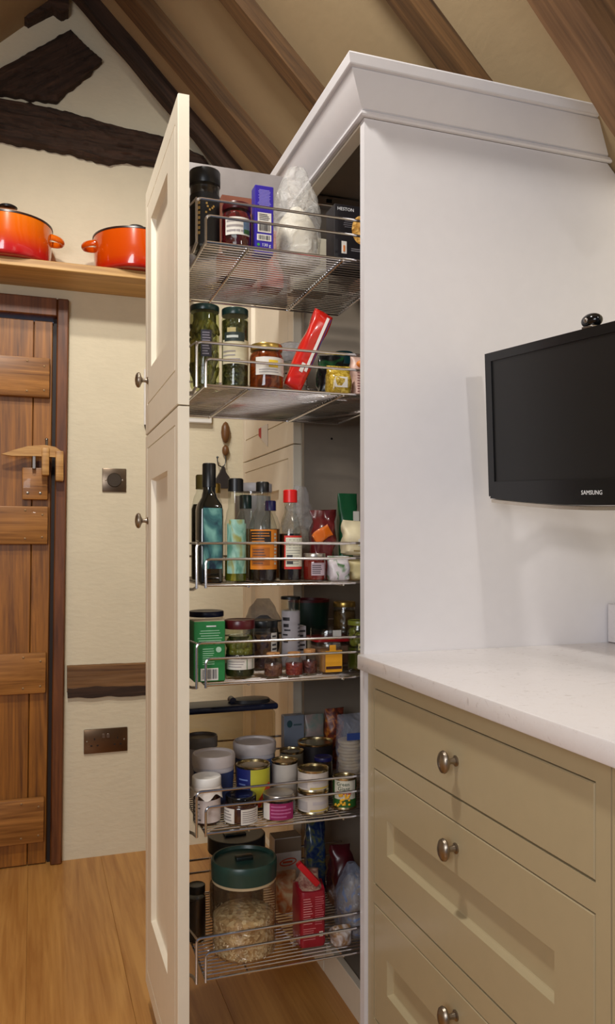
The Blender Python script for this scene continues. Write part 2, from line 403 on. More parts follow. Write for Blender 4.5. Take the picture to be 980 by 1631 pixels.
# plank door
dr = thing('door_1', 'brown ledged plank door with a wooden latch', None, (0, 0, 0), kind='structure')
SH = Matrix(((1, 0, LEAN, 0), (0, 1, 0, 0), (0, 0, 1, 0), (0, 0, 0, 1)))
px = 0.040
for w in (0.064, 0.175, 0.18, 0.17, 0.125):
    B().box(px-w+0.0012, px-0.0012, 2.986, 3.012, 0.004, 1.932, 0.002, 1).xform(SH).out('plank', DOORW, dr, smooth=0); px -= w
B().box(-0.70, 0.05, 3.013, 3.03, 0.004, 1.935).xform(SH).out('leak_blocker', FRAMEW, dr, smooth=0)  # added board, keeps outside light from leaking between the planks
NAILM = plain((150, 120, 84), 0.5, 0.6)
for z0, z1 in ((1.656, 1.796), (1.138, 1.272), (0.613, 0.756), (0.088, 0.244)):
    bt = B().box(-0.66, 0.031, 2.958, 2.985, z0, z1, 0.005, 2).xform(SH).out('batten', BATTEN, dr)
    nb = B()
    for ax, az in ((0.012, z1-0.03), (-0.045, z1-0.015), (-0.045, z0+0.02), (0.012, z0+0.025)):
        nb.sphere((ax+LEAN*az, 2.958, az), 0.0045, 0.0025, 0.0045, 1)
    nb.out('nail', NAILM, bt)
fr = B()
fr.box(0.053, 0.0925, 2.962, 3.05, 0.0, 2.012, 0.004, 1); fr.box(-0.76, -0.715, 2.962, 3.05, 0.0, 2.012, 0.004, 1); fr.box(-0.715, 0.053, 2.962, 3.05, 1.947, 2.012, 0.004, 1)
fr.xform(SH).out('door_frame', FRAMEW, dr)
B().box(0.0425, 0.053, 3.0, 3.05, 0.0, 1.947).xform(SH).out('stop', plain((34, 20, 12), 0.6), dr, smooth=0)  # near-black strip, the shadow gap between planks and frame put in as colour
X_ = lambda u: -0.1133 + 0.00209*u
Z_ = lambda v: 1.14 + 0.002245*(866-v)
lever = [(3, 729), (22, 722), (45, 715), (72, 712.5), (88, 715), (100, 723), (99, 729), (88, 731), (60, 730), (20, 731)]
B().prism([(X_(u), Z_(v)) for u, v in lever], 'Y', 2.925, 2.945).out('latch_lever', LATCHW, dr, smooth=30)
B().box(X_(66), X_(78), 2.912, 2.986, Z_(760), Z_(717), 0.004, 2).out('latch_staple', LATCHW, dr)
B().box(X_(88), X_(101), 2.918, 2.962, Z_(768), Z_(721), 0.004, 2).out('latch_keep', LATCHW, dr)
B().box(X_(35), X_(76), 2.95, 2.986, Z_(797), Z_(747), 0.005, 2).out('latch_block', BATTEN, dr)
B().box(X_(51), X_(57), 2.93, 2.986, Z_(750), Z_(728), 0.002, 1).out('latch_stem', STEEL, dr)
B().tube([(X_(74), 2.945, Z_(716)), (X_(74), 2.945, Z_(703))], 0.005, 8).sphere((X_(74), 2.945, Z_(703)), 0.006).out('latch_pin', STEEL, dr)
for u, v in ((44, 787), (64, 787)): B().sphere((X_(u), 2.95, Z_(v)), 0.006, 0.003, 0.006, 1).out('nail', STEEL, dr)

# ------------------------------------------------------------ wall fittings, shelf, pots
t = thing('blank_plate', 'square bronze metal plate on the wall between door and pull-out', 'wall plate', (0.278, YW, 1.373))
B().box(-0.043, 0.043, -0.006, 0, -0.043, 0.043, 0.002, 2).out('plate', plain((122, 106, 90), 0.3, 0.9, var=0.1, scale=12), t)
for sx in (-0.030, 0.030): B().sphere((sx, -0.006, 0), 0.004, 0.0015, 0.004, 1).out('screw', NICKEL, t)
B().loft([(0, 0.026), (0.003, 0.024)], 24).xform(Matrix.Translation((0, -0.006, 0)) @ Matrix.Rotation(PI/2, 4, 'X')).out('cord_outlet', plain((96, 84, 72), 0.35, 0.9), t)
t = thing('double_socket', 'bronze double power socket low on the cream wall', 'power socket', (0.2474, YW, 0.4218))
B().box(-0.0775, 0.0775, -0.008, 0, -0.044, 0.044, 0.0025, 2).out('plate', plain((112, 88, 66), 0.3, 0.85, var=0.12, scale=10), t)
DK = plain((18, 14, 12), 0.6)
for sx in (-0.040, 0.042):
    B().box(sx-0.002, sx+0.002, -0.0085, -0.007, 0.004, 0.012).out('earth_hole', DK, t, smooth=0)
    for q in (-0.011, 0.011): B().box(sx+q-0.0035, sx+q+0.0035, -0.0085, -0.007, -0.018, -0.013).out('pin_hole', DK, t, smooth=0)
for sx in (-0.008, 0.008): B().box(sx-0.006, sx+0.006, -0.012, -0.007, 0.010, 0.026, 0.001, 1).out('switch', STEEL, t)
for sx in (-0.066, 0.066): B().sphere((sx, -0.008, 0), 0.004, 0.0015, 0.004, 1).out('screw', NICKEL, t)
sh = B().box(-0.62, 0.55, 2.78, YW, -0.028, 0.0, 0.002, 1).out('wall_shelf', SHELFW, None, (0, 0, 2.080), 0)
tag(sh, 'plain oak shelf board across the wall above the plank door', 'shelf')

def casserole(x, y, z, r, h, label, stops, lid):
    t = thing('casserole', label, 'cooking pot', (x, y, z), group='orange casseroles on the shelf')
    m = gradient(stops, 0, h, 0.16, 0.8)
    B().loft([(0, r*0.88), (0.004, r*0.93), (0.012, r*0.955), (h*0.6, r*0.985), (h, r), (h, r*0.955), (h*0.6, r*0.94), (0.012, r*0.9)], 56).out('body', m, t)
    B().loft([(h, r*1.012), (h+0.006, r*1.012), (h+0.006, r*0.93), (h, r*0.93)], 56).out('rim', plain((48, 30, 26), 0.3), t)
    if lid:
        B().loft([(h+0.004, r*0.97), (h+0.012, r*0.90), (h+lid*0.55, r*0.5), (h+lid*0.6, 0.004)], 48).out('lid', m, t)
        B().loft([(h+lid*0.58, 0.012), (h+lid-0.014, 0.014), (h+lid-0.010, 0.030), (h+lid-0.004, 0.032), (h+lid, 0.026)], 28).out('lid_knob', BLACK, t)
    for s in (-1, 1):
        pts = []
        for i in range(13):
            a = PI*i/12; pts.append((s*(r*0.955 + 0.040*math.sin(a)), -0.036*math.cos(a), h*0.80 - 0.004*math.sin(a)))
        b = B().tube(pts, 0.0075, 10)
        for v in b.m.verts: v.co.z = h*0.80 + (v.co.z-h*0.80)*1.35
        b.out('handle', m, t)
casserole(-0.085, 2.885, 2.0805, 0.145, 0.130, 'orange enamel pot fading to pink-red, left of the two on the shelf',
          [(0.0, (182, 20, 34)), (0.22, (200, 34, 28)), (0.55, (222, 90, 10)), (1.0, (232, 116, 14))], 0.074)
casserole(0.345, 2.885, 2.0805, 0.150, 0.128, 'plain orange enamel pot on the shelf half behind the tall door',
          [(0.0, (160, 14, 24)), (0.10, (188, 34, 10)), (0.30, (202, 66, 2)), (1.0, (212, 80, 3))], 0.061)

# hooks and notices on the far wall, seen through the pull-out
t = thing('wall_hook', 'black wire hook with brown wooden beads on the far wall', 'hook', (0.692, YW, 1.49))
B().sphere((0, -0.016, 0.075), 0.018, 0.014, 0.042, 2).out('bead', plain((112, 74, 40), 0.4), t)
B().sphere((0, -0.016, 0.006), 0.014, 0.013, 0.022, 2).out('bead', plain((112, 74, 40), 0.4), t)
B().tube([(0, -0.016, -0.01), (0, -0.018, -0.035), (-0.004, -0.020, -0.05), (-0.016, -0.022, -0.058), (-0.030, -0.024, -0.052), (-0.034, -0.026, -0.035), (-0.034, -0.026, -0.026)], 0.0022, 8)\
    .out('hook_wire', BLACK, t)
B().sphere((-0.034, -0.026, -0.022), 0.005, sub=1).out('hook_tip', BLACK, t)
B().tube([(0, -0.016, 0.09), (0, 0, 0.09)], 0.004).out('hook_pin', BLACK, t)
t = tag(B().prism([(-0.030, -0.07), (-0.024, -0.035), (-0.008, -0.006), (0.0, 0.012), (0.006, 0.012), (0.012, -0.01), (0.026, -0.03), (0.02, -0.07)], 'Y', -0.014, 0.012)
        .out('hanging_pouch', plain((40, 32, 30), 0.7, bmp=0.3), None, (0.676, YW-0.03, 1.420), 30), 'dark pointed pouch hanging below the wire hook', 'pouch')
t = thing('notice_frame', 'white framed board on the far wall, behind the second wire basket', 'frame', (0.565, YW, 1.70))
B().box(-0.072, 0.072, -0.028, 0, -0.105, 0.105, 0.003, 1).out('frame', WHITE, t, smooth=0)
B().box(-0.055, 0.055, -0.0295, -0.027, -0.088, 0.088).out('board', plain((214, 204, 180), 0.7), t, smooth=0)
t = thing('hanging_rod', 'slim white rod with a dark tip hanging beside the upper door knob', 'rod', (0.3915, YW-0.012, 1.57))
B().tube([(0, 0, 0.01), (0, 0, 0.215)], 0.008, 12).out('shaft', WHITE, t)
B().loft([(-0.012, 0.001), (0.012, 0.007)], 12).out('tip', plain((60, 50, 40), 0.5), t)

# ------------------------------------------------------------ cabinets
def leaf(loops, mat, name, parent, loc=None, flip=False):
    """a panelled front facing -X: loops of (y0, y1, z0, z1, depth) from the back edge to the middle"""
    b = B(); R = []
    for y0, y1, z0, z1, d in loops: R.append([b.m.verts.new((d, y, z)) for y, z in ((y0, z0), (y1, z0), (y1, z1), (y0, z1))])
    b.m.faces.new(R[0])
    for a, c in zip(R, R[1:]):
        for i in range(4): b.m.faces.new((a[i], a[(i+1) % 4], c[(i+1) % 4], c[i]))
    b.m.faces.new(R[-1]); return b.out(name, mat, parent, loc, 20)
def front_loops(y0, y1, z0, z1, th, g=None, rec=None):
    L = [(y0, y1, z0, z1, th), (y0, y1, z0, z1, 0.0015), (y0+0.0015, y1-0.0015, z0+0.0015, z1-0.0015, 0)]
    if g:
        a, b, c, d = y0+g[0], y1-g[1], z0+g[2], z1-g[3]; e = 0.0016
        L += [(a-e, b+e, c-e, d+e, 0), (a-e*.4, b+e*.4, c-e*.4, d+e*.4, 0.004), (a+e*.4, b-e*.4, c+e*.4, d-e*.4, 0.004), (a+e, b-e, c+e, d-e, 0)]
    if rec:
        a, b, c, d = rec; e = 0.004
        L += [(a, b, c, d, 0), (a+e, b-e, c+e, d-e, 0.011), (a+e+0.002, b-e-0.002, c+e+0.002, d-e-0.002, 0.012)]
    return L
def knob(parent, loc, s=1.0):
    """oval mushroom knob pointing to -X"""
    M = Matrix.Translation(loc) @ Matrix.Rotation(-PI/2, 4, 'Y')
    b = B().loft([(0, .0085*s), (.002*s, .0088*s), (.004*s, .0055*s), (.010*s, .0045*s), (.014*s, .0052*s), (.0165*s, .010*s, .0085*s), (.019*s, .0165*s, .0135*s), (.0225*s, .0185*s, .015*s),
                  (.0265*s, .017*s, .0138*s), (.0295*s, .0115*s, .0095*s), (.031*s, .004*s, .003*s)], 28)
    return b.xform(M).out('knob', NICKEL, parent)

tc = thing('tall_cabinet', 'white tall cabinet carcass with sloping cornice holding the pull-out', 'cabinet', (0.632, 1.487, 0))
def rel(b, name, mat, par, o=(0.632, 1.487, 0), **k): return b.xform(Matrix.Translation((-o[0], -o[1], -o[2]))).out(name, mat, par, **k)
rel(B().prism([(0.632, 0), (1.264, 0), (1.264, 1.968), (1.230, 2.002), (0.632, 2.002)], 'Y', 1.487, 1.508), 'end_panel', PANEL, tc)
rel(B().box(0.668, 1.18, 1.974, 1.991, 0.06, 2.05), 'side_panel', INSIDE, tc, smooth=0)
rel(B().box(1.162, 1.18, 1.509, 1.974, 0.078, 2.04), 'back_panel', INSIDE, tc, smooth=0)
rel(B().box(0.668, 1.16, 1.509, 1.974, 2.05, 2.066), 'top_panel', INSIDE, tc, smooth=0)
rel(B().box(0.748, 1.162, 1.509, 1.974, 0.060, 0.078), 'base_panel', INSIDE, tc, smooth=0)
rel(B().box(0.730, 0.748, 1.509, 1.991, 0.0, 0.082, 0.001, 1), 'plinth', CREAM, tc, smooth=0)
rel(B().box(0.634, 0.664, 1.509, 2.53, 2.0, 2.05, 0.001, 1), 'top_rail', CREAM, tc, smooth=0)
pr = [(0.0, 2.003), (0.007, 2.003), (0.010, 2.006), (0.010, 2.011), (0.006, 2.014), (0.010, 2.016), (0.044, 2.068), (0.0445, 2.071), (0.042, 2.0725), (0.050, 2.074), (0.0515, 2.076), (0.055, 2.093), (0.054, 2.096), (0.0, 2.096)]
b = B(); R = []
for p, z in pr: R.append([b.m.verts.new(q) for q in ((0.632-p, 2.56, z), (0.632-p, 1.487-p, z), (min(1.262, 3.268-z), 1.487-p, z))])
for a, c in zip(R, R[1:] + R[:1]):
    for i in range(2): b.m.faces.new((a[i], a[i+1], c[i+1], c[i]))
b.m.faces.new([r[0] for r in R]); b.m.faces.new([r[2] for r in R][::-1])
rel(b, 'cornice', PANEL, tc, smooth=25)
sl = rel(B().box(0.67, 1.12, 1.945, 1.973, 2.020, 2.046, 0.002, 1), 'runner', CHROME, tc)
rel(B().box(0.72, 0.735, 1.9445, 1.947, 2.028, 2.038), 'runner_slot', BLACK, sl, smooth=0)
rel(B().loft([(0, 0.003), (0.001, 0.003)], 12).xform(Matrix.Translation((0.745, 1.9735, 1.418)) @ Matrix.Rotation(PI/2, 4, 'X')), 'drill_hole', BLACK, tc)

nc = thing('tall_cabinet', 'cream tall cabinet with panelled doors, beyond the pull-out', 'cabinet', (0.645, 1.995, 0))
rel(B().box(0.6685, 1.18, 1.995, 2.53, 0.08, 1.998), 'carcass', CREAM, nc, o=(0.645, 1.995, 0), smooth=0)
rel(B().box(0.73, 0.75, 1.995, 2.53, 0, 0.08), 'plinth', CREAM, nc, o=(0.645, 1.995, 0), smooth=0)
leaf(front_loops(0.0, 0.535, 1.4045, 1.997, 0.0225, (.045, .03, .068, .033), (0.13, 0.43, 1.555, 1.90)), CREAM, 'upper_door', nc)
leaf(front_loops(0.0, 0.535, 0.08, 1.4015, 0.0225, (.045, .03, .04, .033), (0.13, 0.43, 0.26, 1.29)), CREAM, 'lower_door', nc)
t = thing('paper_notice', 'small red and white triangular paper stuck on the far cabinet door', 'notice', (0.6445, 2.27, 1.435))
B().prism([(-0.036, -0.012), (0.060, 0.030), (0.060, 0.055), (-0.036, 0.055)], 'X', -0.0012, 0).out('paper', WHITE, t, smooth=0)
B().prism([(0.030, 0.019), (0.058, 0.031), (0.058, 0.053), (0.030, 0.053)], 'X', -0.0016, -0.0012).out('red_print', plain((190, 40, 36), 0.6), t, smooth=0)

# drawer unit and worktop
du = thing('drawer_unit', 'sage green base unit of three drawers below the worktop', 'drawer unit', (0.64, 1.457, 0))
DR = (0.64, 1.457, 0)
f = B(); f.box(0.64, 0.662, 1.4575, 1.486, 0.08, 0.886); f.box(0.64, 0.662, 0.768, 0.7945, 0.08, 0.886)
for z0, z1 in ((0.8535, 0.886), (0.6945, 0.7310), (0.4265, 0.4635), (0.08, 0.1955)): f.box(0.64, 0.662, 0.7945, 1.4575, z0, z1)
rel(f, 'face_frame', SAGE, du, o=DR, smooth=0)
rel(B().box(0.685, 1.24, 0.768, 1.486, 0.08, 0.886), 'carcass', plain((60, 54, 44), 0.7), du, o=DR, smooth=0)
rel(B().box(0.69, 0.71, 0.768, 1.486, 0, 0.08), 'plinth', SAGE, du, o=DR, smooth=0)
for i, (z0, z1, rec, kz) in enumerate(((0.733, 0.8515, None, 0.792), (0.4655, 0.6925, (0.541, 0.610), 0.652), (0.1975, 0.4245, (0.273, 0.341), 0.384))):
    y0, y1 = 0.7972-1.457, 1.4548-1.457; z0 += 0.0007; z1 -= 0.0007
    d = leaf(front_loops(y0, y1, z0, z1, 0.021, None, (y0+0.078, y1-0.060, rec[0], rec[1]) if rec else None), SAGE, 'drawer', du)
    knob(d, (0, 1.130-1.457, kz))
bc = thing('base_cabinet', 'sage base cabinet at the right edge, next to the drawer unit', 'cabinet', (0.64, 0.7665, 0))
B().box(0, 0.022, -0.55, 0, 0.08, 0.886, 0.001, 1).out('front_panel', SAGE, bc, smooth=0)
B().box(0.024, 0.60, -0.55, 0, 0.08, 0.886).out('carcass', SAGE, bc, smooth=0)
B().box(0.05, 0.07, -0.55, 0, 0, 0.08).out('plinth', SAGE, bc, smooth=0)
def quartz():
    m, nt, p = base('quartz'); p.inputs['Roughness'].default_value = 0.22
    tcn = N(nt, 'ShaderNodeTexCoord'); n = N(nt, 'ShaderNodeTexNoise', Scale=26.0, Detail=8.0, Roughness=0.7, Distortion=2.2)
    nt.links.new(tcn.outputs['Object'], n.inputs['Vector'])
    nt.links.new(ramp(nt, n.outputs['Fac'], [(0.33, lin((204, 196, 194))), (0.40, lin((229, 223, 222))), (0.62, lin((231, 226, 226))), (0.68, lin((214, 206, 204)))]), p.inputs['Base Color'])
    return m
QZ = quartz()
wt = B().box(0.0, 0.648, -1.25, 0.0, 0.0, 0.030, 0.003, 2).out('worktop', QZ, None, (0.6158, 1.4865, 0.887))
tag(wt, 'pale speckled stone worktop over the sage drawers', 'worktop')
us = B().box(0, 0.036, -1.25, -0.002, 0, 0.088, 0.002, 1).out('upstand', QZ, None, (1.228, 1.4865, 0.9172))
tag(us, 'low pale stone upstand along the back of the worktop', 'upstand')

# television on its wall arm
tv = thing('television', 'black flat television angled out over the worktop on a wall arm', 'television', (0.924, 1.157, 1.367))
tv.rotation_euler = (Matrix.Rotation(math.radians(-83.3), 4, 'Z') @ Matrix.Rotation(math.radians(3.0), 4, 'Y') @ Matrix.Rotation(math.radians(4.5), 4, 'X')).to_euler()
hw, hh = 0.275, 0.147
n = 24; poly = [(-hw, hh), (-hw, -hh+0.006)] + [(-hw+2*hw*i/n, -hh - 0.012*math.sin(PI*i/n)) for i in range(n+1)] + [(hw, hh)]
B().prism(poly, 'Y', -0.006, 0.026).box(-hw*0.7, hw*0.7, 0.02, 0.048, -hh*0.7, hh*0.7, 0.01).out('housing', BLACK, tv, smooth=30)
bz = [(-hw, -hh+0.006, hw, hh)]
b = B(); outer = poly; ix, iz0, iz1 = hw-0.019, -hh+0.034, hh-0.017
for x0, x1, z0, z1 in ((-hw, -ix, -hh+0.004, hh), (ix, hw, -hh+0.004, hh), (-ix, ix, iz1, hh)): b.box(x0, x1, -0.012, -0.006, z0, z1)
b.prism([(-ix, iz0)] + [(-hw+0.004+(2*hw-0.008)*i/n, -hh - 0.012*math.sin(PI*i/n)) for i in range(n+1)] + [(ix, iz0)], 'Y', -0.012, -0.006)
b.out('bezel', plain((13, 12, 13), 0.3, var=0.05), tv, smooth=25)
B().box(-ix, ix, -0.009, -0.006, iz0, iz1).out('screen', plain((13, 11, 10), 0.42, var=0.1), tv, smooth=0)
b = B(); P0 = [(-hw+0.006+(2*hw-0.012)*i/n, -hh - 0.002 - 0.012*math.sin(PI*i/n)) for i in range(n+1)]
b.prism(P0 + [(x, z-0.007) for x, z in P0[::-1]], 'Y', -0.010, 0.01).out('silver_strip', plain((196, 186, 172), 0.25, 0.8), tv, smooth=25)
text(tv, 'logo', 'SAMSUNG', 0.0108, (0.008, -0.0124, -hh+0.010), FRONT, WINK, squash=1.0)
B().tube([(0.0, 0.048, 0), (-0.02, 0.12, 0.01), (0.02, 0.22, 0.013), (0.035, 0.29, 0.016)], 0.016, 12).box(-0.05, 0.05, 0.044, 0.056, -0.05, 0.05, 0.003, 1).out('wall_arm', BLACK, tv)
t = thing('webcam', 'small black rounded webcam perched on top of the television', 'webcam', tuple(tv.matrix_basis @ Vector((0.0, 0.004, 0.1475))))
t.rotation_euler = tv.rotation_euler
B().sphere((0, 0, 0.013), 0.021, 0.015, 0.013, 3).out('body', GLOSSBLACK, t)
B().box(-0.013, 0.013, -0.012, 0.012, -0.001, 0.004, 0.001, 1).out('clip', STEEL, t)
B().sphere((0, -0.014, 0.013), 0.005, 0.003, 0.005, 2).out('lens', STEEL, t)

# ------------------------------------------------------------ the pull-out larder
PO = (0.258, 1.510, 0.0)
po = thing('pull_out_larder', 'cream tall door pulled out with six chrome wire baskets behind it', 'larder', PO)
ud = leaf(front_loops(0.0, 0.462, 1.405, 1.996, 0.022, (.032, .030, .070, .045), (0.125, 0.365, 1.553, 1.90)), CREAM, 'upper_door', po)
ld = leaf(front_loops(0.0, 0.462, 0.070, 1.402, 0.022, (.032, .030, .042, .033), (0.125, 0.365, 0.259, 1.29)), CREAM, 'lower_door', po)
knob(ud, (0, 0.415, 1.530)); knob(ld, (0, 0.415, 1.195))
BX0, BX1, BY0, BY1 = 0.300, 0.735, 1.520, 1.900
ZB = (1.727, 1.450, 1.062, 0.869, 0.582, 0.300)
def to_po(b): return b.xform(Matrix.Translation((-PO[0], -PO[1], 0)))
def arc(pts, r=0.010, n=5):
    """round the corners of a polyline"""
    o = [Vector(pts[0])]
    for a, c, d in zip(pts, pts[1:], pts[2:]):
        a, c, d = Vector(a), Vector(c), Vector(d); u, v = (a-c).normalized(), (d-c).normalized(); p, q = c+u*r, c+v*r
        for i in range(n+1):
            s = i/n; o.append(p*(1-s)**2 + c*2*s*(1-s) + q*s*s)
    return o + [Vector(pts[-1])]
for zb in ZB:
    b = B(); z = zb-0.003
    b.tube([(BX0+0.014, BY0, z), (BX1, BY0, z)], 0.0024); b.tube([(BX0+0.014, BY1, z), (BX1, BY1, z)], 0.0024)
    b.tube([(BX0+0.014, BY0, z), (BX0+0.014, BY1, z)], 0.0024); b.tube([(BX1, BY0, z), (BX1, BY1, z)], 0.0024)
    for xx in (0.40, 0.60): b.tube([(xx, BY0, z-0.0035), (xx, BY1, z-0.0035)], 0.002, 6)
    bk = to_po(b).out('wire_basket', CHROME, po)
    b = B(); n = 29
    for i in range(1, n):
        y = BY0 + (BY1-BY0)*i/n; b.tube([(BX0+0.012, y, zb-0.0015), (BX1, y, zb-0.0015)], 0.0014, 6)
    to_po(b).out('floor_wires', CHROME, bk, stuff=True)
    for yy in (BY0, BY1):
        s = 1 if yy == BY0 else -1
        to_po(B().tube(arc([(BX0-0.004, yy, zb-0.008), (BX0-0.004, yy, zb+0.079), (0.72, yy, zb+0.079), (0.745, yy, zb+(0.10 if s == 1 else 0.079))] if s == 1 else [(BX0-0.004, yy, zb-0.008), (BX0-0.004, yy, zb+0.079), (0.745, yy, zb+0.079)]), 0.0028)).out('upper_rail', CHROME, bk)
        to_po(B().tube(arc([(BX0+0.014, yy, zb-0.008), (BX0+0.014, yy, zb+0.048), (0.745, yy, zb+0.048)]), 0.0028)).out('lower_rail', CHROME, bk)
    to_po(B().tube([(BX0-0.004, BY0, zb-0.006), (BX0-0.004, BY0+0.035, zb-0.012), (BX0-0.018, BY0+0.06, zb-0.012), (BX0-0.018, BY1-0.06, zb-0.012), (BX0-0.004, BY1-0.035, zb-0.012), (BX0-0.004, BY1, zb-0.006)], 0.0032)
          .tube([(BX0-0.018, BY0+0.1, zb+0.079), (BX0-0.018, BY1-0.1, zb+0.079)], 0.002)
          .tube([(BX0-0.004, BY0, zb+0.079), (BX0-0.018, BY0+0.1, zb+0.079)], 0.002).tube([(BX0-0.004, BY1, zb+0.079), (BX0-0.018, BY1-0.1, zb+0.079)], 0.002)).out('door_bracket', CHROME, bk)
to_po(B().box(0.740, 0.762, 1.70, 1.73, 0.16, 1.95, 0.002, 1)).out('upright_post', STEEL, po)
for z in (0.165, 1.92): to_po(B().box(0.740, 1.10, 1.705, 1.725, z, z+0.025, 0.002, 1)).out('slide_bar', STEEL, po)
for zb in ZB: to_po(B().box(0.736, 0.742, 1.60, 1.83, zb+0.02, zb+0.05)).out('basket_carrier', STEEL, po, smooth=0)

# ------------------------------------------------------------ things in the baskets
def LEV(i): return ZB[i-1] + 0.0005
def jar(name, label, x, y, lev, r, h, contents, lidm, lid_h=0.014, neck=0.92, sh=0.80, fill=0.78, lab=(), cat='jar', group=None, glass=GLASS, lidr=None, sq=2.0, bits=None, ribs=False):
    """glass jar: see-through body, contents, screw lid, labels bent round the front"""
    t = thing(name, label, cat, (x, y, LEV(lev)), group=group)
    zl = h - lid_h; s = sh*zl
    B().loft([(0, r*0.90, r*0.90, sq), (0.004, r*0.985, r*0.985, sq), (0.008, r, r, sq), (s, r, r, sq), (s+(zl-s)*0.45, r*(neck*0.35+0.65), r*(neck*0.35+0.65), sq), (s+(zl-s)*0.8, r*neck, r*neck), (zl+lid_h*0.6, r*neck*0.97, r*neck*0.97)], 32).out('glass', glass, t)
    if contents:
        k = 0.965; f = min(fill*zl, s)
        rings = [(0.004, r*0.88, r*0.88, sq), (0.008, r*k, r*k, sq), (f, r*k, r*k, sq)]
        if fill*zl > s: rings.append((s+(zl-s)*0.45, r*(neck*0.35+0.62), r*(neck*0.35+0.62), sq)); rings.append((min(fill*zl, zl*0.97), r*neck*0.93, r*neck*0.93))
        B().loft(rings, 28).out('contents', contents, t)
    if bits: bits(t, r, h)
    lr = lidr or r*neck*1.05
    b = B().loft([(zl, lr*0.985), (zl+0.001, lr), (h-0.002, lr), (h-0.0005, lr*0.975), (h, lr*0.93), (h-0.0008, lr*0.86), (h-0.0008, 0.002)], 36)
    if ribs:
        for v in b.m.verts:
            if zl < v.co.z < h-0.001 and v.co.xy.length > lr*0.95 and v.index % 2: pass
    b.out('lid', lidm, t)
    for a0, a1, z0, z1, m, n, ink in lab:
        lb = B().patch(r*1.012, a0, a1, z0*h, z1*h, 12).out('label', m, t, smooth=60)
        if n: lines_curved(lb, r*1.02, a0+5, a1-5, z0*h+0.003, z1*h-0.003, n, ink)
    return t
def blobs(col, n, size, seed, r0=0.8, z0=0.1, z1=0.7, elong=1.0, two=None):
    def f(t, r, h):
        rnd = random.Random(seed); b = B()
        for i in range(n):
            a = rnd.uniform(-2.4, 1.8); z = h*rnd.uniform(z0, z1); q = r*r0*rnd.uniform(0.85, 1.0)
            M = Matrix.Rotation(rnd.uniform(-0.5, 0.5), 4, 'Y') @ Matrix.Rotation(rnd.uniform(-0.5, 0.5), 4, 'X')
            b.sphere((math.sin(a)*q, -math.cos(a)*q, z), size, size, size*elong, 2, M)
        b.out('pieces', plain(col, 0.3, var=0.25, scale=60), t, stuff=True)
        B().loft([(h*z0, r*0.74), (h*(z1+0.06), r*0.74)], 24).out('brine', plain((58, 56, 30), 0.2), t)
    return f
def can(name, label, x, y, zz, r, h, lm, wraps=(), cat='tin', group=None, pull=False):
    t = thing(name, label, cat, (x, y, zz), group=group)
    B().loft([(0, r*0.95), (0.001, r), (0.003, r), (0.005, r*0.965), (h-0.005, r*0.965), (h-0.003, r), (h-0.0006, r), (h, r*0.97), (h-0.0012, r*0.93), (h-0.004, r*0.92), (h-0.004, r*0.7), (h-0.0032, r*0.68), (h-0.0032, 0.002)], 40).out('body', plain((196, 180, 140), 0.25, 1.0), t)
    if lm: B().loft([(0.0055, r*0.972), (h-0.0055, r*0.972)], 40, cap=False).out('wrapper', lm, t)
    for a0, a1, z0, z1, m in wraps: B().patch(r*0.982, a0, a1, z0*h, z1*h, 10).out('label', m, t, smooth=60)
    if pull: B().loft([(h-0.004, 0.008), (h-0.002, 0.008)], 12).out('ring_pull', STEEL, t)
    return t
def carton(name, label, x, y, lev, w, d, h, m, rz=0.0, cat='box', top=None, group=None, bev=0.0012):
    t = thing(name, label, cat, (x, y, LEV(lev)), rz, group)
    B().box(-w/2, w/2, -d/2, d/2, 0, h, bev, 1).out('box', m, t, smooth=0)
    if top: B().box(-w/2+0.001, w/2-0.001, -d/2+0.001, d/2-0.001, h, h+0.0008).out('top_flap', top, t, smooth=0)
    return t
def bottle(name, label, x, y, lev, prof, glass, cap, cat='bottle', contents=None, group=None, capname='cap'):
    """prof: rings of glass; cap: (z0, z1, r, material); contents: (material, rings)"""
    t = thing(name, label, cat, (x, y, LEV(lev)), group=group)
    B().loft(prof, 36).out('glass', glass, t)
    z0, z1, r, m = cap
    B().loft([(z0, r), (z1-0.002, r), (z1, r*0.88), (z1, 0.001)], 28).out(capname, m, t)
    if contents: B().loft(contents[1], 32).out('contents', contents[0], t)
    return t
def packet(name, label, x, y, lev, w, d, h, m, seed=0, rot=(0, 0, 0), cat='packet', crump=0.004, top=0.25, group=None, sqz=3.5, z=0):
    """pillow packet: boxy at the base, pinched flat along its top seam"""
    t = thing(name, label, cat, (x, y, LEV(lev)+z), group=group); t.rotation_euler = rot
    rings = [(0, w*0.42, d*0.36, sqz), (0.004, w*0.49, d*0.47, sqz)]
    for i in range(1, 13):
        q = i/12; zz = 0.004 + (h-0.004)*q; e = 1.0 if q < 1-top else 1-((q-(1-top))/top)**1.4*0.93
        rings.append((zz, w*0.5*(1 if q < 1-top else 1+0.04*(q-1+top)/top), max(d*0.5*e, 0.0012), sqz if e > 0.7 else 2.4))
    b = B().loft(rings, 36); b.crumple(crump, 45, seed, 0.006)
    b.out('wrapping', m, t, smooth=50); return t
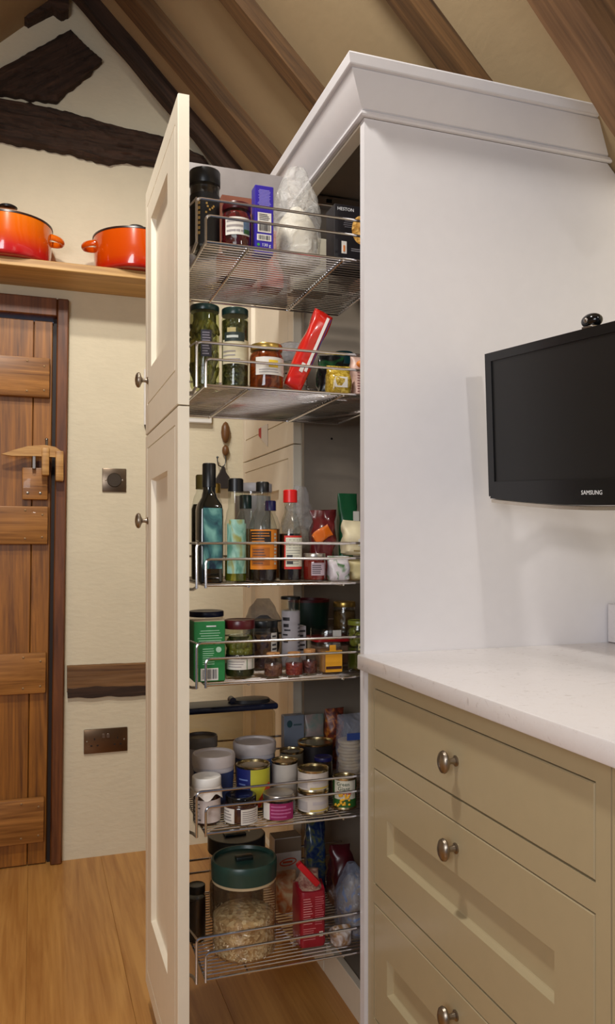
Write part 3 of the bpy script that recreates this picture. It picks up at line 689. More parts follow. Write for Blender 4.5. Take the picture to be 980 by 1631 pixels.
def bag(name, label, x, y, lev, rx, ry, h, m, seed, inner=None, cat='bag', amp=0.010, top=0.45, fillh=0.6, rot=(0, 0, 0)):
    """loose plastic bag, gathered towards the top, with what it holds showing through"""
    t = thing(name, label, cat, (x, y, LEV(lev)+0.001)); t.rotation_euler = rot
    rings = []
    for i in range(26):
        q = i/25; w = min(1.0, 0.72+q*3.0) if q < 0.1 else (1.0 if q < 1-top else 1.0 - (1-0.32)*((q-1+top)/top)**1.6)
        rings.append((h*q, rx*w*0.94, max(ry*w*(1.0 if q < 1-top else 1-0.6*(q-1+top)/top), 0.003)*0.94, 2.4))
    b = B().loft(rings, 44); b.crumple(amp*0.7, 22, seed, h*0.04); b.crumple(amp*0.5, 55, seed+2, h*0.04)
    for v in b.m.verts:
        v.co.x = max(-rx*1.02, min(rx*1.02, v.co.x)); v.co.y = max(-ry*1.02, min(ry*1.02, v.co.y)); v.co.z = max(0.0, v.co.z)
    b.out('film', m, t, smooth=35)
    if inner:
        B().loft([(0.003 + h*fillh*k/14, rx*0.84*max(0.05, math.sin(PI*(0.16+0.83*k/14)))**0.55, ry*0.84*max(0.05, math.sin(PI*(0.16+0.83*k/14)))**0.55, 2.3) for k in range(15)], 36).crumple(rx*0.10, 24, seed, 0.008).out('contents', inner, t)
    return t
def flat_label(par, y, x0, x1, z0, z1, m, name='label'):
    return B().box(x0, x1, y-0.0005, y, z0, z1).out(name, m, par, smooth=0)
PAPER = plain((226, 220, 210), 0.6, var=0.03)
GOLD = plain((196, 164, 88), 0.3, 0.9)
INKL = plain((158, 150, 148), 0.6)
REDM = plain((196, 34, 28), 0.35)
YEL = plain((236, 200, 60), 0.5)

# top basket
t = jar('storage_jar', 'tall black-lidded dark jar with gold lettering, at the door end of the top basket', 0.328, 1.598, 1, 0.0300, 0.166, mottled((12, 10, 9), (40, 26, 18), 90, 0.3), BLACK, 0.030, 1.0, 0.93, 1.0)
dl = B().patch(0.0305, -95, 70, 0.012, 0.115, 14).out('label', plain((26, 25, 24), 0.45), t, smooth=60)
GOLDP = plain((198, 158, 84), 0.45)
b = B()
for i in range(7): b.patch(0.0309, -46, -29, 0.030+i*0.010, 0.036+i*0.010, 3)
b.out('print', GOLDP, dl, smooth=0)
b = B()
for a, z in ((-8, 0.090), (-4, 0.084), (4, 0.078), (14, 0.082), (20, 0.086), (-10, 0.072)): b.patch(0.0309, a, a+7, z, z+0.004, 3)
b.out('print', GOLDP, dl, smooth=0)
t = jar('jam_jar', 'dark red jam jar with white and picture label in the top basket', 0.389, 1.577, 1, 0.0310, 0.098, mottled((52, 6, 10), (104, 14, 20), 80, 0.2), plain((70, 14, 20), 0.3), 0.014, 0.9, 0.8, 0.95, [(-58, 42, 0.30, 0.66, PAPER, 3, INKL)])
B().patch(0.0318, 12, 40, 0.032, 0.060, 5).out('label', plain((96, 120, 150), 0.5), t, smooth=60)
B().patch(0.0321, 14, 40, 0.032, 0.041, 5).out('label', plain((40, 84, 44), 0.5), t, smooth=60)
t = carton('cardboard_box', 'reddish brown cardboard box behind the jam jar, top basket', 0.430, 1.74, 1, 0.082, 0.055, 0.178, plain((132, 74, 52), 0.7), top=plain((116, 58, 40), 0.7))
t = carton('slim_box', 'slim violet-blue box with white barcode panel in the top basket', 0.442, 1.571, 1, 0.039, 0.028, 0.139, plain((52, 36, 156), 0.4))
y = -0.0143
lines_flat(t, y, -0.015, 0.015, 0.098, 0.131, 12, plain((150, 140, 214), 0.6), 0.45, True)
l = flat_label(t, y+0.0003, -0.014, 0.0145, 0.044, 0.084, PAPER); lines_flat(l, y-0.0006, -0.011, 0.0115, 0.068, 0.082, 4, INK, 0.4); barcode(l, y-0.0006, -0.011, 0.0112, 0.047, 0.066)
l = flat_label(t, y+0.0003, -0.0155, 0.0145, 0.027, 0.040, PAPER); barcode(l, y-0.0006, -0.012, 0.0115, 0.029, 0.038)
text(t, 'print', '130 g', 0.0085, (0.004, y-0.0003, 0.0185), FRONT, WINK)
B().loft([(0, 0.003), (0.0004, 0.003)], 12).xform(Matrix.Translation((-0.0125, y, 0.0185)) @ Matrix.Rotation(PI/2, 4, 'X')).out('green_dot', plain((60, 150, 60), 0.5), t, smooth=0)
bag('plastic_bag', 'clear plastic bag of white food, tallest thing in the top basket', 0.536, 1.635, 1, 0.054, 0.052, 0.222, film((240, 238, 232), 0.2, 0.80), 4, plain((226, 218, 200), 0.7, var=0.12, scale=25, bmp=0.3), amp=0.006, fillh=0.60)
t = carton('black_box', 'black printed box at the cabinet end of the top basket', 0.644, 1.603, 1, 0.084, 0.052, 0.134, plain((26, 23, 27), 0.4))
y = -0.0263
text(t, 'print', 'HESTON', 0.0098, (-0.0165, y, 0.124), FRONT, WINK)
lines_flat(t, y, -0.022, 0.016, 0.085, 0.106, 5, plain((110, 106, 112), 0.6), 0.3, True)
l = flat_label(t, y+0.0003, -0.026, -0.0145, 0.030, 0.056, PAPER); flat_label(l, y-0.0006, -0.0225, -0.0185, 0.034, 0.047, plain((222, 130, 60), 0.5), 'print')
lines_flat(t, y, -0.004, 0.03, 0.036, 0.044, 2, plain((150, 146, 150), 0.6), 0.35)
B().loft([(0, 0.031, 0.031), (0.0006, 0.031, 0.031)], 36).xform(Matrix.Translation((0.020, y+0.0004, 0.084)) @ Matrix.Diagonal((0.72, 1, 1, 1)) @ Matrix.Rotation(PI/2, 4, 'X')).out('biscuit_print', mottled((196, 138, 56), (226, 176, 92), 120, 0.6), t, smooth=0)
carton('carton', 'pink and white carton behind the violet-blue box, top basket', 0.518, 1.775, 1, 0.050, 0.050, 0.130, plain((206, 128, 118), 0.6), top=PAPER)
carton('carton', 'cream carton behind the clear plastic bag, top basket', 0.610, 1.775, 1, 0.086, 0.055, 0.125, plain((204, 196, 176), 0.6))
b = B().box(-0.142, 0.138, -0.006, 0.006, 0, 0.32, 0.003, 2)
o = tag(b.out('serving_board', plain((140, 133, 131), 0.5), None, (0.455, 1.885, LEV(1)), 30), 'large pale grey board standing along the far side of the top basket', 'board')

# second basket
def gherkins(t, r, h):
    rnd = random.Random(3); b = B()
    for i in range(40):
        a = -2.1 + 3.6*(i % 10)/10 + rnd.uniform(-.15, .15); z = h*(0.16 + 0.19*(i//10)) + rnd.uniform(-.006, .006)
        b.sphere((math.sin(a)*r*0.77, -math.cos(a)*r*0.77, z), r*0.19, r*0.19, r*0.60, 2, Matrix.Rotation(rnd.uniform(-.5, .5), 4, 'Y'))
    b.out('gherkins', smear((72, 70, 24), (132, 122, 52), 60, 0.3), t, stuff=True)
    B().loft([(0.006, r*0.80), (h*0.90, r*0.80)], 28).out('brine', plain((84, 84, 30), 0.2), t)
t = jar('gherkin_jar', 'tall jar of gherkins with dark green lid and slim dark label', 0.3245, 1.582, 2, 0.0290, 0.166, None, GREEN_LID, 0.012, 0.96, 0.93, 0, [(-26, 16, 0.36, 0.68, plain((44, 40, 50), 0.5), 9, plain((140, 134, 144), 0.6))], bits=gherkins, glass=clear((0.82, 0.86, 0.62)))
B().patch(0.0294, -95, -55, 0.05, 0.095, 8).out('label', plain((170, 160, 70), 0.5), t, smooth=60)
t = jar('caper_jar', 'jar of dark green capers with cream label and green lid', 0.385, 1.574, 2, 0.0270, 0.163, mottled((38, 38, 18), (92, 88, 44), 150, 0.3, (60, 58, 26)), GREEN_LID, 0.014, 0.95, 0.93, 0.93, [(-75, 75, 0.30, 0.60, plain((214, 204, 170), 0.6), 0, INK)], glass=clear((0.86, 0.9, 0.76)))
l = B().patch(0.0278, -62, 28, 0.094, 0.112, 10).out('label', plain((34, 46, 40), 0.5), t, smooth=60)
lines_curved(l, 0.0281, -50, 20, 0.098, 0.108, 1, plain((200, 204, 196), 0.5), 0.5)
B().patch(0.0278, -48, -10, 0.112, 0.121, 6).out('label', plain((180, 164, 110), 0.5), t, smooth=60)
lines_curved(t, 0.0279, -70, 15, 0.054, 0.078, 3, INKL, 0.3)
t = jar('marmalade_jar', 'squat amber marmalade jar with white label and gold lid', 0.449, 1.567, 2, 0.0355, 0.094, smear((84, 30, 6), (138, 62, 14), 60, 0.15), GOLD, 0.013, 0.88, 0.78, 0.96, [(-52, 62, 0.30, 0.68, PAPER, 0, INK)], glass=clear((0.95, 0.9, 0.82)))
B().patch(0.0364, -8, 24, 0.043, 0.058, 5).out('label', YEL, t, smooth=60); lines_curved(t, 0.0364, -40, 50, 0.031, 0.041, 2, INKL, 0.3)
t = jar('film_topped_jar', 'white jar wrapped in clear film behind the marmalade', 0.545, 1.69, 2, 0.034, 0.112, plain((206, 200, 190), 0.5), plain((90, 88, 86), 0.4), 0.012, 0.9, 0.82, 0.9, [(-60, 60, 0.35, 0.62, PAPER, 3, INK)])
B().loft([(0.09, 0.036), (0.118, 0.036), (0.130, 0.028), (0.138, 0.012)], 30).crumple(0.007, 40, 5).out('film', film((236, 236, 236), 0.3, 0.6), t, smooth=25)
t = packet('red_packet', 'long red and white packet leaning over to the right in the second basket', 0.503, 1.568, 2, 0.040, 0.032, 0.178, plain((206, 32, 20), 0.25, coat=0.5), 6, (0, 0.42, 0), top=0.12, crump=0.003, z=0.011)
for x0, x1, z0, z1, m in ((0.006, 0.012, 0.04, 0.165, WHITE), (0.0145, 0.0165, 0.05, 0.165, plain((36, 40, 96), 0.5)), (-0.004, 0.004, 0.035, 0.055, WHITE)): flat_label(t, -0.0168, x0, x1, z0, z1, m, 'print')
t = packet('pasta_bag', 'small clear bag of yellow pasta low in the second basket', 0.6045, 1.562, 2, 0.050, 0.046, 0.062, smear((150, 120, 30), (216, 186, 84), 110, 0.2, (180, 150, 50)), 2, top=0.5, crump=0.004)
flat_label(t, -0.0235, -0.016, 0.012, 0.014, 0.036, PAPER)
packet('crisp_packet', 'black and green crumpled packet behind the pasta bag', 0.612, 1.628, 2, 0.056, 0.050, 0.100, smear((22, 22, 24), (30, 92, 50), 26, 0.25, (28, 28, 28)), 9, top=0.5, crump=0.008)
jar('teal_lidded_tub', 'tub with teal lid at the back of the second basket', 0.690, 1.75, 2, 0.022, 0.140, plain((60, 80, 78), 0.4), plain((22, 84, 92), 0.4), 0.03, 1.0, 0.95, 0.9, cat='tub')
t = packet('prawn_pack', 'pink and white bagged snack at the cabinet end of the second basket', 0.668, 1.585, 2, 0.056, 0.044, 0.090, plain((214, 176, 160), 0.4, var=0.2, scale=60), 12, top=0.35, crump=0.006)
lines_flat(t, -0.0236, -0.02, 0.02, 0.010, 0.055, 8, plain((150, 100, 96), 0.6)); B().sphere((-0.006, -0.016, 0.072), 0.014, 0.01, 0.009, 2).out('print', plain((224, 130, 50), 0.5), t)

# third basket: bottles
DGL = plain((10, 14, 11), 0.08, coat=1.0)
t = bottle('oil_bottle', 'tall square dark bottle with blue-green label, nearest the door', 0.331, 1.570, 3, [(0, .022, .022, 6), (.003, .0245, .0245, 6), (.145, .0245, .0245, 6), (.155, .023, .023, 5), (.170, .015, .015, 3), (.182, .0125), (.20, .012), (.236, .0115)], DGL, (0.190, 0.238, 0.0135, BLACK))
TEAL = smear((26, 44, 64), (126, 180, 168), 26, 0.35, (64, 116, 116), stretch=(1, 1, 0.5))
flat_label(t, -0.0249, -0.017, 0.0205, 0.028, 0.148, TEAL)
def sauce(name, label, x, y, lev, r, hs, hn, rn, ht, capm, capr, caph, cont, fill, group=None):
    k = 0.95
    return bottle(name, label, x, y, lev, [(0, r*.9), (.003, r*.985), (.006, r), (hs, r), (hs+(hn-hs)*.35, r*.86), (hs+(hn-hs)*.7, (r+rn)*.5), (hn, rn*1.05), (ht-caph*.4, rn)], GLASS, (ht-caph, ht, capr, capm),
                  contents=(cont, [(.003, r*.9), (.006, r*k), (min(hs, fill), r*k)] + ([(fill, r*.8)] if fill > hs else [])), group=group)
t = sauce('dressing_bottle', 'slender clear bottle with pale green arched label and black cap', 0.3855, 1.570, 3, 0.0225, 0.118, 0.150, 0.0145, 0.209, BLACK, 0.0155, 0.026, mottled((86, 92, 20), (150, 140, 40), 40, 0.15), 0.05)
l = B().patch(0.0229, -62, 50, 0.018, 0.118, 10).patch(0.0229, -48, 36, 0.118, 0.126, 8).out('label', smear((96, 150, 132), (150, 150, 70), 30, 0.4, (150, 196, 178), stretch=(1, 1, 0.5)), t, smooth=60)
t = sauce('sauce_bottle', 'clear sauce bottle with orange and black label and black cap', 0.4395, 1.562, 3, 0.0290, 0.112, 0.150, 0.0115, 0.203, BLACK, 0.0135, 0.020, plain((26, 14, 10), 0.15), 0.105)
ORG = plain((222, 132, 28), 0.5)
B().patch(0.0294, -72, 74, 0.026, 0.106, 14).out('label', ORG, t, smooth=60)
B().patch(0.0297, -70, 20, 0.078, 0.103, 8).out('label', plain((34, 24, 20), 0.5), t, smooth=60)
lines_curved(t, 0.0299, -62, 14, 0.080, 0.101, 4, ORG, 0.3); B().patch(0.0297, -62, 14, 0.034, 0.070, 8).out('label', plain((176, 98, 24), 0.5), t, smooth=60); lines_curved(t, 0.0299, -56, 8, 0.036, 0.068, 6, INK, 0.3)
lines_curved(t, 0.0299, 36, 56, 0.034, 0.10, 9, plain((200, 196, 180), 0.5), 0.6)
t = sauce('soy_bottle', 'soy sauce bottle with red cap and white red-edged label', 0.498, 1.560, 3, 0.0235, 0.100, 0.140, 0.0115, 0.188, plain((210, 24, 22), 0.35), 0.0145, 0.026, plain((20, 10, 8), 0.12), 0.098)
B().patch(0.0239, -48, 72, 0.026, 0.094, 12).out('label', plain((206, 50, 40), 0.5), t, smooth=60)
l = B().patch(0.0242, -40, 66, 0.031, 0.090, 10).out('label', plain((222, 220, 200), 0.55), t, smooth=60)
lines_curved(l, 0.0244, -36, 58, 0.034, 0.088, 10, plain((150, 150, 140), 0.6), 0.25); B().patch(0.0245, -34, -6, 0.050, 0.055, 4).patch(0.0245, -34, -4, 0.036, 0.042, 4).out('print', INK, l, smooth=0)
sauce('vinegar_bottle', 'olive-capped dark bottle half hidden behind the tall square bottle', 0.333, 1.655, 3, 0.022, 0.150, 0.185, 0.011, 0.222, plain((140, 128, 70), 0.4), 0.0125, 0.03, plain((38, 34, 16), 0.15), 0.16)
t = sauce('pale_capped_bottle', 'clear bottle with brass cap behind the tall square bottle', 0.377, 1.735, 3, 0.021, 0.150, 0.180, 0.012, 0.211, GOLD, 0.0145, 0.022, plain((180, 150, 96), 0.2), 0.14)
t = sauce('green_bottle', 'little bottle with dark green stopper behind the orange-labelled one', 0.437, 1.690, 3, 0.020, 0.130, 0.150, 0.011, 0.184, GREEN_LID, 0.0135, 0.030, plain((110, 90, 40), 0.2), 0.11)
t = sauce('blue_capped_bottle', 'bottle with dark blue cap behind the red-capped one', 0.492, 1.685, 3, 0.021, 0.120, 0.142, 0.011, 0.172, plain((34, 30, 92), 0.4), 0.0125, 0.022, plain((120, 70, 30), 0.2), 0.11)
bag('plastic_bag', 'crinkled clear bag with violet print in the bottle basket', 0.572, 1.716, 3, 0.044, 0.046, 0.208, film((226, 220, 220), 0.3, 0.9), 11, smear((150, 130, 110), (190, 176, 150), 50, 0.5), amp=0.012, fillh=0.55)
t = jar('spice_jar', 'small jar of red paste with silver lid, front of the bottle basket', 0.548, 1.553, 3, 0.0238, 0.058, plain((126, 28, 20), 0.2), plain((190, 184, 176), 0.3, 0.9), 0.010, 0.92, 0.82, 0.95, [(-34, 40, 0.22, 0.66, plain((190, 170, 180), 0.6), 5, INK)])
packet('maroon_packet', 'shiny maroon crumpled packet behind the silver-lidded jar', 0.590, 1.620, 3, 0.054, 0.046, 0.150, plain((104, 30, 32), 0.2, var=0.3, scale=50, coat=0.4), 15, top=0.45, crump=0.009)
t = packet('orange_sachet', 'small bright orange sachet tucked above the silver-lidded jar', 0.562, 1.592, 3, 0.026, 0.012, 0.042, plain((214, 104, 16), 0.3, coat=0.4), 18, (0, 1.0, 0), top=0.6, crump=0.004, z=0.085)
t = packet('green_packet', 'green and white upright packet behind the cream bags', 0.668, 1.670, 3, 0.044, 0.034, 0.190, plain((26, 96, 56), 0.35), 20, top=0.3, crump=0.004)
flat_label(t, -0.021, 0.006, 0.020, 0.03, 0.15, PAPER, 'print')
t = packet('cream_bag', 'cream paper packet lying over its neighbours at the cabinet end', 0.668, 1.590, 3, 0.088, 0.060, 0.074, plain((222, 208, 172), 0.5, var=0.08), 22, (0, 0.04, 0), top=0.6, crump=0.006, z=0.052)
flat_label(t, -0.031, -0.02, 0.03, 0.02, 0.035, WHITE, 'print'); flat_label(t, -0.0316, -0.03, 0.03, 0.008, 0.011, plain((160, 140, 96), 0.6), 'print')
packet('cream_bag', 'flat cream and yellow packet under the other cream packet', 0.672, 1.590, 3, 0.080, 0.062, 0.050, plain((206, 190, 140), 0.5, var=0.1), 23, top=0.4, crump=0.005)
t = packet('stock_packet', 'little white and green packet beside the silver-lidded jar', 0.603, 1.556, 3, 0.046, 0.034, 0.052, smear((206, 196, 200), (70, 120, 60), 40, 0.35, (210, 204, 206)), 24, top=0.3, crump=0.004)
jar('white_tub', 'white plastic tub at the back behind the bottles', 0.492, 1.835, 3, 0.044, 0.220, plain((214, 206, 204), 0.4), plain((220, 214, 214), 0.4), 0.02, 1.0, 0.95, 0.95, cat='tub', lidr=0.046)

# fourth basket
t = carton('green_box', 'green carton with white print and barcode next to the door', 0.326, 1.566, 4, 0.062, 0.050, 0.118, plain((34, 124, 62), 0.45), top=plain((196, 180, 150), 0.7))
y = -0.0253
lines_flat(t, y, -0.010, 0.016, 0.106, 0.111, 1, WINK, 0.5, True); lines_flat(t, y, -0.025, 0.026, 0.073, 0.102, 6, plain((170, 214, 180), 0.6), 0.28, True)
lines_flat(t, y, -0.014, 0.014, 0.032, 0.066, 8, plain((170, 214, 180), 0.6), 0.28)
l = flat_label(t, y+0.0003, -0.018, 0.017, 0.002, 0.026, PAPER); barcode(l, y-0.0006, -0.015, 0.014, 0.005, 0.024)
B().loft([(0, 0.0055), (0.0005, 0.0055)], 20).xform(Matrix.Translation((0.018, y+0.0003, 0.062)) @ Matrix.Rotation(PI/2, 4, 'X')).out('print', plain((180, 214, 190), 0.5), t, smooth=0)
t = jar('blue_lidded_box', 'clear box with navy lid behind the green carton', 0.352, 1.700, 4, 0.036, 0.126, plain((206, 190, 160), 0.5), plain((26, 34, 62), 0.35), 0.012, 1.0, 0.95, 0.8, cat='container', sq=5, glass=CLEARP)
t = jar('olive_jar', 'wide jar of green olives with maroon lid and white label', 0.395, 1.576, 4, 0.0300, 0.117, plain((52, 52, 24), 0.3), plain((82, 18, 24), 0.3), 0.018, 1.0, 0.86, 0.3, [(-74, 74, 0.16, 0.34, PAPER, 0, INK), (-80, 80, 0.345, 0.41, plain((20, 24, 30), 0.5), 0, INK)],
        bits=blobs((120, 116, 46), 34, 0.0085, 5, 0.68, 0.36, 0.66, 1.25), glass=clear((0.86, 0.9, 0.8)))
wrap_text(t, 'print', 'Opies', 0.011, 0.0306, -6, 0.0443, WINK)
B().patch(0.0306, 14, 17, 0.019, 0.039, 2).patch(0.0306, 42, 45, 0.019, 0.039, 2).out('print', plain((80, 120, 70), 0.5), t, smooth=0)
lines_curved(t, 0.0306, -60, 5, 0.022, 0.037, 3, plain((150, 140, 140), 0.6), 0.3)
jar('herb_jar', 'dark-lidded jar of purplish dried petals behind the olives', 0.468, 1.665, 4, 0.0320, 0.106, mottled((48, 34, 46), (116, 86, 62), 90, 0.4, (84, 62, 70)), plain((30, 32, 34), 0.3), 0.016, 1.0, 0.9, 0.85, [(20, 62, 0.35, 0.75, PAPER, 4, INK)])
t = jar('pepper_grinder', 'tall slim grinder tube with black top and printed label', 0.5275, 1.650, 4, 0.0205, 0.156, mottled((150, 146, 146), (196, 192, 190), 40, 0.3), BLACK, 0.006, 1.0, 0.97, 0.84, [(-78, 78, 0.05, 0.80, plain((172, 166, 170), 0.5), 0, INK)], cat='grinder')
for k, z in enumerate((0.104, 0.090, 0.080, 0.070, 0.055)): lines_curved(t, 0.0212, -70+6*(k % 3), -18, z, z+0.009, 1, plain((38, 34, 38), 0.5), 0.8 if k in (0, 1) else 0.4)
lines_curved(t, 0.0212, 30, 66, 0.03, 0.10, 9, plain((90, 88, 92), 0.6), 0.4)
carton('striped_box', 'small black and white striped box behind the cork-topped jars', 0.560, 1.690, 4, 0.024, 0.03, 0.088, plain((196, 188, 190), 0.5))
lines_flat(bpy.data.objects['striped_box'], -0.0153, -0.011, 0.011, 0.02, 0.082, 6, plain((44, 38, 44), 0.5), 0.4)
CORK = mottled((176, 116, 64), (206, 150, 92), 200, 0.8)
for x, y, r, h, c, lb in ((0.4585, 1.549, 0.0185, 0.050, mottled((84, 40, 34), (130, 84, 60), 160, 0.5), 'round cork-topped spice jar beside the olive jar'),
                      (0.503, 1.549, 0.0180, 0.049, mottled((120, 30, 22), (150, 54, 36), 200, 0.6), 'middle cork-topped spice jar, filled with brick red powder'),
                      (0.540, 1.560, 0.0165, 0.052, mottled((70, 30, 26), (110, 54, 44), 160, 0.5), 'cork-topped spice jar nearest the yellow-labelled tub')):
    jar('spice_jar', lb, x, y, 4, r, h, c, CORK, 0.009, 0.74, 0.74, 0.66, group='cork-topped spice jars', lidr=r*0.76)
t = jar('yellow_label_tub', 'square clear tub with orange-yellow label, front of the fourth basket', 0.588, 1.574, 4, 0.0250, 0.062, plain((170, 120, 70), 0.4), CLEARP, 0.006, 1.0, 0.95, 0.85, cat='tub', sq=6, lidr=0.026)
YO = plain((226, 160, 34), 0.5)
flat_label(t, -0.0255, -0.017, 0.020, 0.004, 0.048, YO); flat_label(t, -0.0256, -0.008, 0.006, 0.048, 0.060, YO)
flat_label(t, -0.0262, -0.016, 0.019, 0.010, 0.016, plain((60, 26, 20), 0.5), 'print'); lines_flat(t, -0.0263, -0.006, 0.016, 0.012, 0.0145, 1, WINK, 0.6); lines_flat(t, -0.0262, -0.012, 0.012, 0.042, 0.046, 1, INK, 0.4)
t = jar('red_lidded_tub', 'clear plastic tub with red rim behind the yellow-labelled tub', 0.634, 1.700, 4, 0.042, 0.080, plain((150, 120, 100), 0.5), CLEARP, 0.020, 1.0, 0.95, 0.7, cat='tub', sq=6, glass=CLEARP, lidr=0.042)
B().loft([(0.052, .0435, .0435, 6), (.060, .0435, .0435, 6)], 32).out('red_rim', plain((170, 26, 30), 0.35), t); flat_label(t, -0.0440, -0.006, 0.014, 0.061, 0.078, PAPER)
t = jar('pickle_jar', 'jar of green pickles with olive lid at the cabinet end', 0.662, 1.588, 4, 0.0240, 0.106, plain((70, 74, 26), 0.3), plain((120, 128, 40), 0.35), 0.010, 0.95, 0.86, 0.5, [(-25, 75, 0.22, 0.55, plain((206, 198, 140), 0.6), 3, INK)], bits=blobs((130, 132, 60), 12, 0.010, 8, 0.55, 0.55, 0.78), glass=clear((0.86, 0.9, 0.74)))
jar('honey_jar', 'brown jar with gold lid at the back of the fourth basket', 0.695, 1.755, 4, 0.0265, 0.134, mottled((60, 40, 16), (92, 66, 28), 60, 0.3), GOLD, 0.012, 0.95, 0.85, 0.9)
t = thing('mixing_bowl', 'dark green bowl turned up at the back of the fourth basket', 'bowl', (0.628, 1.820, LEV(4)))
B().loft([(0, .026), (.004, .034), (.06, .045), (.126, .050), (.131, .050), (.131, .047), (.06, .042), (.008, .03)], 36).out('bowl', plain((18, 44, 32), 0.35), t)
B().loft([(.131, .0505), (.137, .0505), (.137, .046), (.131, .046)], 36).out('rim', plain((92, 14, 22), 0.35), t)
bag('grey_bag', 'dark grey translucent bag behind the herb jar', 0.510, 1.810, 4, 0.048, 0.045, 0.140, film((110, 110, 112), 0.2, 0.7), 31, plain((90, 86, 84), 0.6), amp=0.008, fillh=0.7)

# fifth basket
t = thing('cereal_container', 'long clear container with navy clip lid at the back of the fifth basket', 'container', (0.437, 1.850, LEV(5)))
B().box(-0.112, 0.108, -0.038, 0.038, 0, 0.165, 0.012, 3).out('box', clear((0.80, 0.74, 0.62), 0.06, 0.08), t)
NAVY = plain((30, 38, 66), 0.35)
B().box(-0.116, 0.112, -0.042, 0.042, 0.165, 0.180, 0.006, 3).out('lid', NAVY, t)
B().loft([(0.180, 0.046, 0.030, 2.5, 0.055, 0), (0.187, 0.044, 0.028, 2.5, 0.055, 0), (0.189, 0.03, 0.02, 2.5, 0.055, 0)], 28).out('pour_cap', plain((60, 60, 62), 0.4), t)
B().tube([(0.008, -0.012, 0.186), (0.008, 0.012, 0.186)], 0.008, 12).out('hinge', NAVY, t)
def bucket(x, y, r, h, label, band, lidm):
    t = thing('food_tub', label, 'tub', (x, y, LEV(5)), group='round lidded food tubs')
    B().loft([(0, r*.80), (.004, r*.83), (h-.026, r*.94), (h-.022, r*.96)], 40).out('tub', plain((206, 200, 204), 0.4), t)
    B().loft([(h-.024, r*.985), (h-.012, r), (h-.004, r), (h, r*.96), (h-.001, r*.88), (h-.005, r*.85), (h-.005, .003)], 44).out('lid', lidm, t)
    if band: B().loft([(h*.12, r*.852), (h-.034, r*.948)], 40, cap=False).out('wrapper', band, t)
    return t
LIDW = plain((204, 192, 188), 0.4)
bucket(0.357, 1.647, 0.0450, 0.119, 'white-lidded round tub with blue band nearest the door', plain((56, 72, 120), 0.5, var=0.3, scale=14), LIDW)
bucket(0.473, 1.748, 0.0490, 0.112, 'white-lidded round tub further back, behind the blue and yellow tin', plain((78, 100, 150), 0.5, var=0.3, scale=14), LIDW)
bucket(0.352, 1.752, 0.0360, 0.132, 'grey clear-lidded tub furthest back beside the door', None, plain((120, 114, 110), 0.3))
t = jar('preserve_jar', 'jam jar covered with a white cloth cap next to the door', 0.325, 1.566, 5, 0.0275, 0.096, plain((54, 18, 14), 0.25), WHITE, 0.018, 1.0, 0.86, 0.9, [(-70, 76, 0.10, 0.56, plain((214, 200, 194), 0.6), 0, INK)])
b = B(); L = []
for q in range(3):
    ring = []
    for i in range(48):
        a = 2*PI*i/48; rr = (0.0292, 0.0300, 0.0325)[q] + (0, 0.0006, 0.0018)[q]*math.sin(a*7); zz = (0.0785, 0.072, 0.0595)[q] + (0, 0, 0.006)[q]*math.sin(a*5+1)
        ring.append(b.m.verts.new((rr*math.cos(a), rr*math.sin(a), zz)))
    L.append(ring)
for a, c in zip(L, L[1:]):
    for i in range(48): b.m.faces.new((a[i], a[(i+1) % 48], c[(i+1) % 48], c[i]))
b.out('cloth_frill', plain((226, 216, 206), 0.8), t); lines_curved(t, 0.0282, -70, -35, 0.012, 0.05, 5, INK, 0.3)
t = jar('sauce_jar', 'brown sauce jar with black lid and two white labels', 0.394, 1.561, 5, 0.0345, 0.054, plain((70, 30, 16), 0.2), GLOSSBLACK, 0.013, 0.86, 0.80, 0.96, [(-88, -36, 0.08, 0.62, PAPER, 4, INKL), (-14, 60, 0.04, 0.60, PAPER, 6, INKL)])
t = jar('sauce_jar', 'dark sauce jar with silver lid and magenta label', 0.4735, 1.561, 5, 0.0345, 0.050, plain((40, 14, 14), 0.2), plain((178, 170, 162), 0.3, 0.9), 0.011, 0.90, 0.80, 0.96, [(-78, -48, 0.06, 0.72, PAPER, 0, INK), (-48, 40, 0.06, 0.72, plain((150, 30, 92), 0.5), 4, plain((190, 100, 150), 0.6))])
TINW = plain((200, 191, 183), 0.5, var=0.06, scale=60)
for k in range(2):
    can('food_tin', ('white-wrapped tin with yellow stripe, bottom one of the stacked pair', 'white-wrapped tin with yellow stripe, on top of the stacked pair')[k], 0.552, 1.572, LEV(5)+k*0.0455, 0.0330, 0.0450, TINW,
        [(-30, 70, 0.16, 0.24, plain((206, 178, 84), 0.5)), (-85, -40, 0.2, 0.6, plain((176, 168, 166), 0.5)), (-20, 60, 0.45, 0.60, plain((186, 178, 180), 0.5))], group='stacked white tins')
t = can('corn_tin', 'sweetcorn tin with green and white label at the cabinet end', 0.623, 1.572, LEV(5), 0.0255, 0.066, plain((44, 96, 40), 0.45), [(-78, 40, 0.34, 0.93, plain((208, 204, 186), 0.5)), (-60, 12, 0.50, 0.585, plain((190, 30, 30), 0.5))])
wrap_text(t, 'print', 'Green', 0.011, 0.02525, -30, 0.054, plain((26, 66, 40), 0.5)); wrap_text(t, 'print', 'Giant', 0.012, 0.02525, -26, 0.0445, plain((26, 66, 40), 0.5))
b = B()
rnd = random.Random(2)
for i in range(26):
    a = math.radians(rnd.uniform(-75, 5)); z = rnd.uniform(0.008, 0.032); b.sphere((math.sin(a)*.0246, -math.cos(a)*.0246, z), .0032, .0032, .0028, 1)
b.out('corn_print', plain((228, 172, 36), 0.4), t, stuff=True)
t = can('pineapple_tin', 'tin with blue, yellow and red label behind the brown sauce jar', 0.440, 1.637, LEV(5), 0.0365, 0.092, plain((36, 44, 116), 0.45), [(-24, 66, 0.08, 0.94, plain((206, 200, 60), 0.5))])
